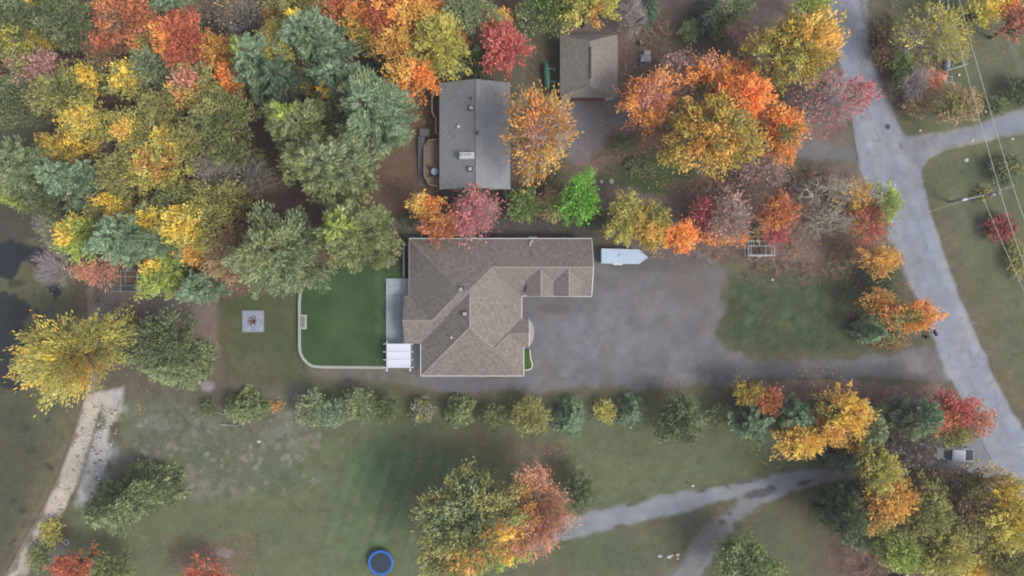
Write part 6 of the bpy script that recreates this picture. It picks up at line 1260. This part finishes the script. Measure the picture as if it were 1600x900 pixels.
('leafy','oak_tree',1482,678,34,17,'olive','green-olive tree directly above the pickup truck',dict(h=7)),
('bare','bare_tree',1425,702,42,30,'grey','leafless brownish tree left of the pickup truck',dict(dens=.08, bark='g', acc=[('salmon',0,0,.2)])),
# --- bottom right wood
('leafy','maple_tree',1388,778,50,38,'amber','orange maple below the lane, bottom right',dict(h=11, dens=.8, acc=[('gold',-.3,.3,.7),('gold',.3,-.2,.5,.5)])),
('leafy','maple_tree',1362,812,30,26,'yolive','yellow-olive tree at the lower left of the orange maple',{}),
('pine','fir_tree',1318,800,38,42,'darkpine','dark green fir left of the orange maple',{}),
('leafy','oak_tree',1350,838,28,20,'pine','grey-green tree below the dark fir',dict(h=7)),
('bare','bare_tree',1355,800,24,20,'grey','small thin leafless tree between the dark fir and the orange maple',dict(dens=.1)),
('leafy','oak_tree',1440,800,44,40,'olive','olive tree right of the orange maple, bottom right',{}),
('leafy','oak_tree',1405,858,40,34,'ygreen','pale yellow-green tree above the parked car at the bottom edge',dict(dens=.85)),
('leafy','oak_tree',1468,862,44,40,'yolive','yellow-olive tree at the bottom edge right of the parked car',{}),
('leafy','oak_tree',1505,805,44,38,'olive','olive-brown tree in the middle of the bottom right wood',dict(acc=[('brown',0,.3,.5)])),
('leafy','oak_tree',1448,752,34,22,'brown','dark brownish shrub directly below the pickup truck',dict(h=6, dens=.5, acc=[('olive',-.3,0,.5)])),
('leafy','oak_tree',1500,752,36,24,'brown','brown and olive shrub right of the globe lamp below the truck',dict(h=6, dens=.6, acc=[('olive',.2,0,.5)])),
('leafy','maple_tree',1570,805,50,50,'lime','brilliant yellow-green maple at the right edge bottom corner',dict(acc=[('yellow',-.2,.4,.5)])),
('leafy','maple_tree',1556,758,34,26,'mustard','yellow maple over the road just above the brilliant yellow-green one',dict(dens=.6, bark='t', acc=[('yellow',0,0,.6)])),
('leafy','maple_tree',1520,882,22,20,'yellow','small vivid yellow tree at the bottom edge near the right corner',{}),
('leafy','oak_tree',1575,878,40,36,'olive','olive tree in the bottom right corner',{}),
('leafy','oak_tree',1545,848,34,28,'yolive','yellow-olive tree above the small vivid yellow one',{}),
('leafy','oak_tree',1165,884,52,42,'green','round green tree cut off by the bottom edge beside the branching lane',dict(h=9, acc=[('cedar',-.2,.2,.5)])),
# --- bottom middle and left
('leafy','oak_tree',728,820,86,82,'olive','great olive-green oak on the lower lawn',dict(h=15, acc=[('cedar',-.2,.4,.5,.7),('amber',.6,-.1,.3),('yellow',.85,-.2,.3),('amber',0,-.5,.3,.6),('darkgreen',.2,.2,.5,.4)])),
('leafy','maple_tree',792,850,30,38,'ygreen','yellow-green tree between the great oak and the salmon maple',dict(h=9, acc=[('yellow',0,0,.5)])),
('leafy','maple_tree',838,797,52,66,'salmon','round salmon-pink maple beside the end of the lane',dict(h=12, leaf=.14, feather=.7, acc=[('amber',-.6,.1,.7,.7),('brown',.3,0,.8,.25)])),
('leafy','yew_tree',903,766,26,28,'darkpine','dark green rounded shrub right of the salmon-pink maple',dict(h=5, acc=[('cedar',.2,-.4,.4,.5)])),
('spruce','fir_tree',190,788,76,38,'cedar','large light green conifer leaning towards the beach',dict(h=13, rot=.38, dens=.85, acc=[('darkpine',0,0,1.2,.45)])),
('bush','shrub',232,752,44,28,'darkgreen','dark low growth behind the large leaning conifer',dict(h=3, dens=.6)),
('leafy','maple_tree',118,884,30,24,'redrust','orange-red maple at the bottom edge near the shore',dict(h=7, dens=.85)),
('leafy','oak_tree',174,890,28,24,'dolive','olive bush at the bottom edge right of the orange-red maple',dict(h=6)),
('leafy','maple_tree',322,900,46,22,'redrust','top of an orange-red tree cut off by the bottom edge',dict(h=6, dens=.5, bark='t')),
('bush','shrub',80,832,18,22,'yolive','yellowish shore bush beside the sand, lower left',dict(h=1.8, dens=.6)),
('bush','shrub',60,870,16,26,'dolive','dull olive reeds along the sand near the bottom left corner',dict(h=1.4, dens=.5)),
]
sg_, lv_ = brush(420); bv, bf = tubes(sg_, 3); tag(link('brush', np_mesh('brush', bv, bf), BARK['t']), 'thin leafless brush and saplings growing between the trees near the road', 'brush', None, 'stuff')
nl_ = len(lv_); rep = np.repeat(lv_, 5, 0)+RNG.normal(0, .16, (nl_*5, 3)); rep[:, 2] = np.maximum(rep[:, 2], .1); uu = RNG.normal(0, 1, rep.shape); uu /= np.linalg.norm(uu, axis=1, keepdims=True); vv = np.cross(uu, RNG.normal(0, 1, rep.shape)); vv /= np.linalg.norm(vv, axis=1, keepdims=True)
cb = lin(np.array([(176,130,112),(190,140,96),(150,110,100),(130,120,84),(166,116,108)])[RNG.integers(0, 5, nl_)]); tag(link('brush_leaves', np_mesh('brush_leaves', np.stack([rep-uu*.1, rep-vv*.06, rep+uu*.1, rep+vv*.06], 1).reshape(-1, 3), np.arange(nl_*20).reshape(-1, 4), np.repeat(np.repeat(cb, 5, 0), 4, 0)), leaf_m), 'sparse pinkish and tan leaves clinging to the brush near the road', 'brush', None, 'stuff')
for (kind, name, px, py, rx, ry, pal, label, o) in T:
    o = dict(o)
    if px < 470 and py < 460 and kind == 'leafy' and rx > 20: rx *= 1.12; ry *= 1.12
    if 'group' not in o and px < 620 and py < 470 and kind in ('leafy', 'pine'): o['group'] = WOOD_G
    tree(kind, name, px, py, rx, ry, pal, label, **o)

# leaves shed round each broad-leaved tree
dv = []; dc = []
for X, Y, R_, pl_, kd_, ac_ in DROP:
    n = int(min(420, 22*R_*R_*.6+30)); rr = R_*(.2+1.35*np.sqrt(RNG.random(n))); aa = RNG.random(n)*6.283; x = X+rr*np.cos(aa)-.06*R_; y = Y+rr*np.sin(aa); a2 = RNG.random(n)*6.283
    c = np.stack([x, y, field(x, y, Z)+.075], -1); s = .07+.07*RNG.random(n); u = np.stack([np.cos(a2)*s, np.sin(a2)*s, RNG.normal(0, .02, n)], -1); v = np.stack([-np.sin(a2)*s*.7, np.cos(a2)*s*.7, RNG.normal(0, .02, n)], -1)
    wall_ = (np.abs(x+2) < 15.5) & (y > -14) & (y < 8.5); keep = ~wall_ & (sdist(px2m(LAKE), x, y) < -.3); c, u, v = c[keep], u[keep], v[keep]
    pb_ = lin(np.array(PAL[pl_ if not ac_ or RNG.random() < .5 else ac_[0][0]])); col = pb_[RNG.integers(0, len(pb_), keep.sum())]*.6+lin((150,120,98))*.25
    dv.append(np.stack([c-u, c-v, c+u, c+v], 1).reshape(-1, 3)); dc.append(np.repeat(col*(.7+.6*RNG.random((len(col), 1))), 4, 0))
dv = np.vstack(dv); dc = np.vstack(dc); tag(link('shed_leaves', np_mesh('shed_leaves', dv, np.arange(len(dv)).reshape(-1, 4), dc), leaf_m), 'coloured leaves freshly shed on the ground around the broad-leaved trees', 'leaf litter', None, 'stuff')
# ---------------------------------------------------------------- thin autumn haze between the drone and the ground
hm = bpy.data.materials.new('haze_air'); hm.use_nodes = True; t = hm.node_tree; t.nodes.remove(t.nodes['Principled BSDF']); pv = t.nodes.new('ShaderNodeVolumePrincipled')
pv.inputs['Color'].default_value = (.93, .95, 1, 1); pv.inputs['Density'].default_value = HAZE; pv.inputs['Anisotropy'].default_value = .2; t.links.new(pv.outputs[0], t.nodes['Material Output'].inputs['Volume'])
zb_ = -3.0; zt_ = H+3
tag(MB().box((0, 0, (zb_+zt_)/2), (3600, 2400, zt_-zb_)).build('haze', hm), 'thin pale haze in the air over the whole scene', 'haze', None, 'stuff')
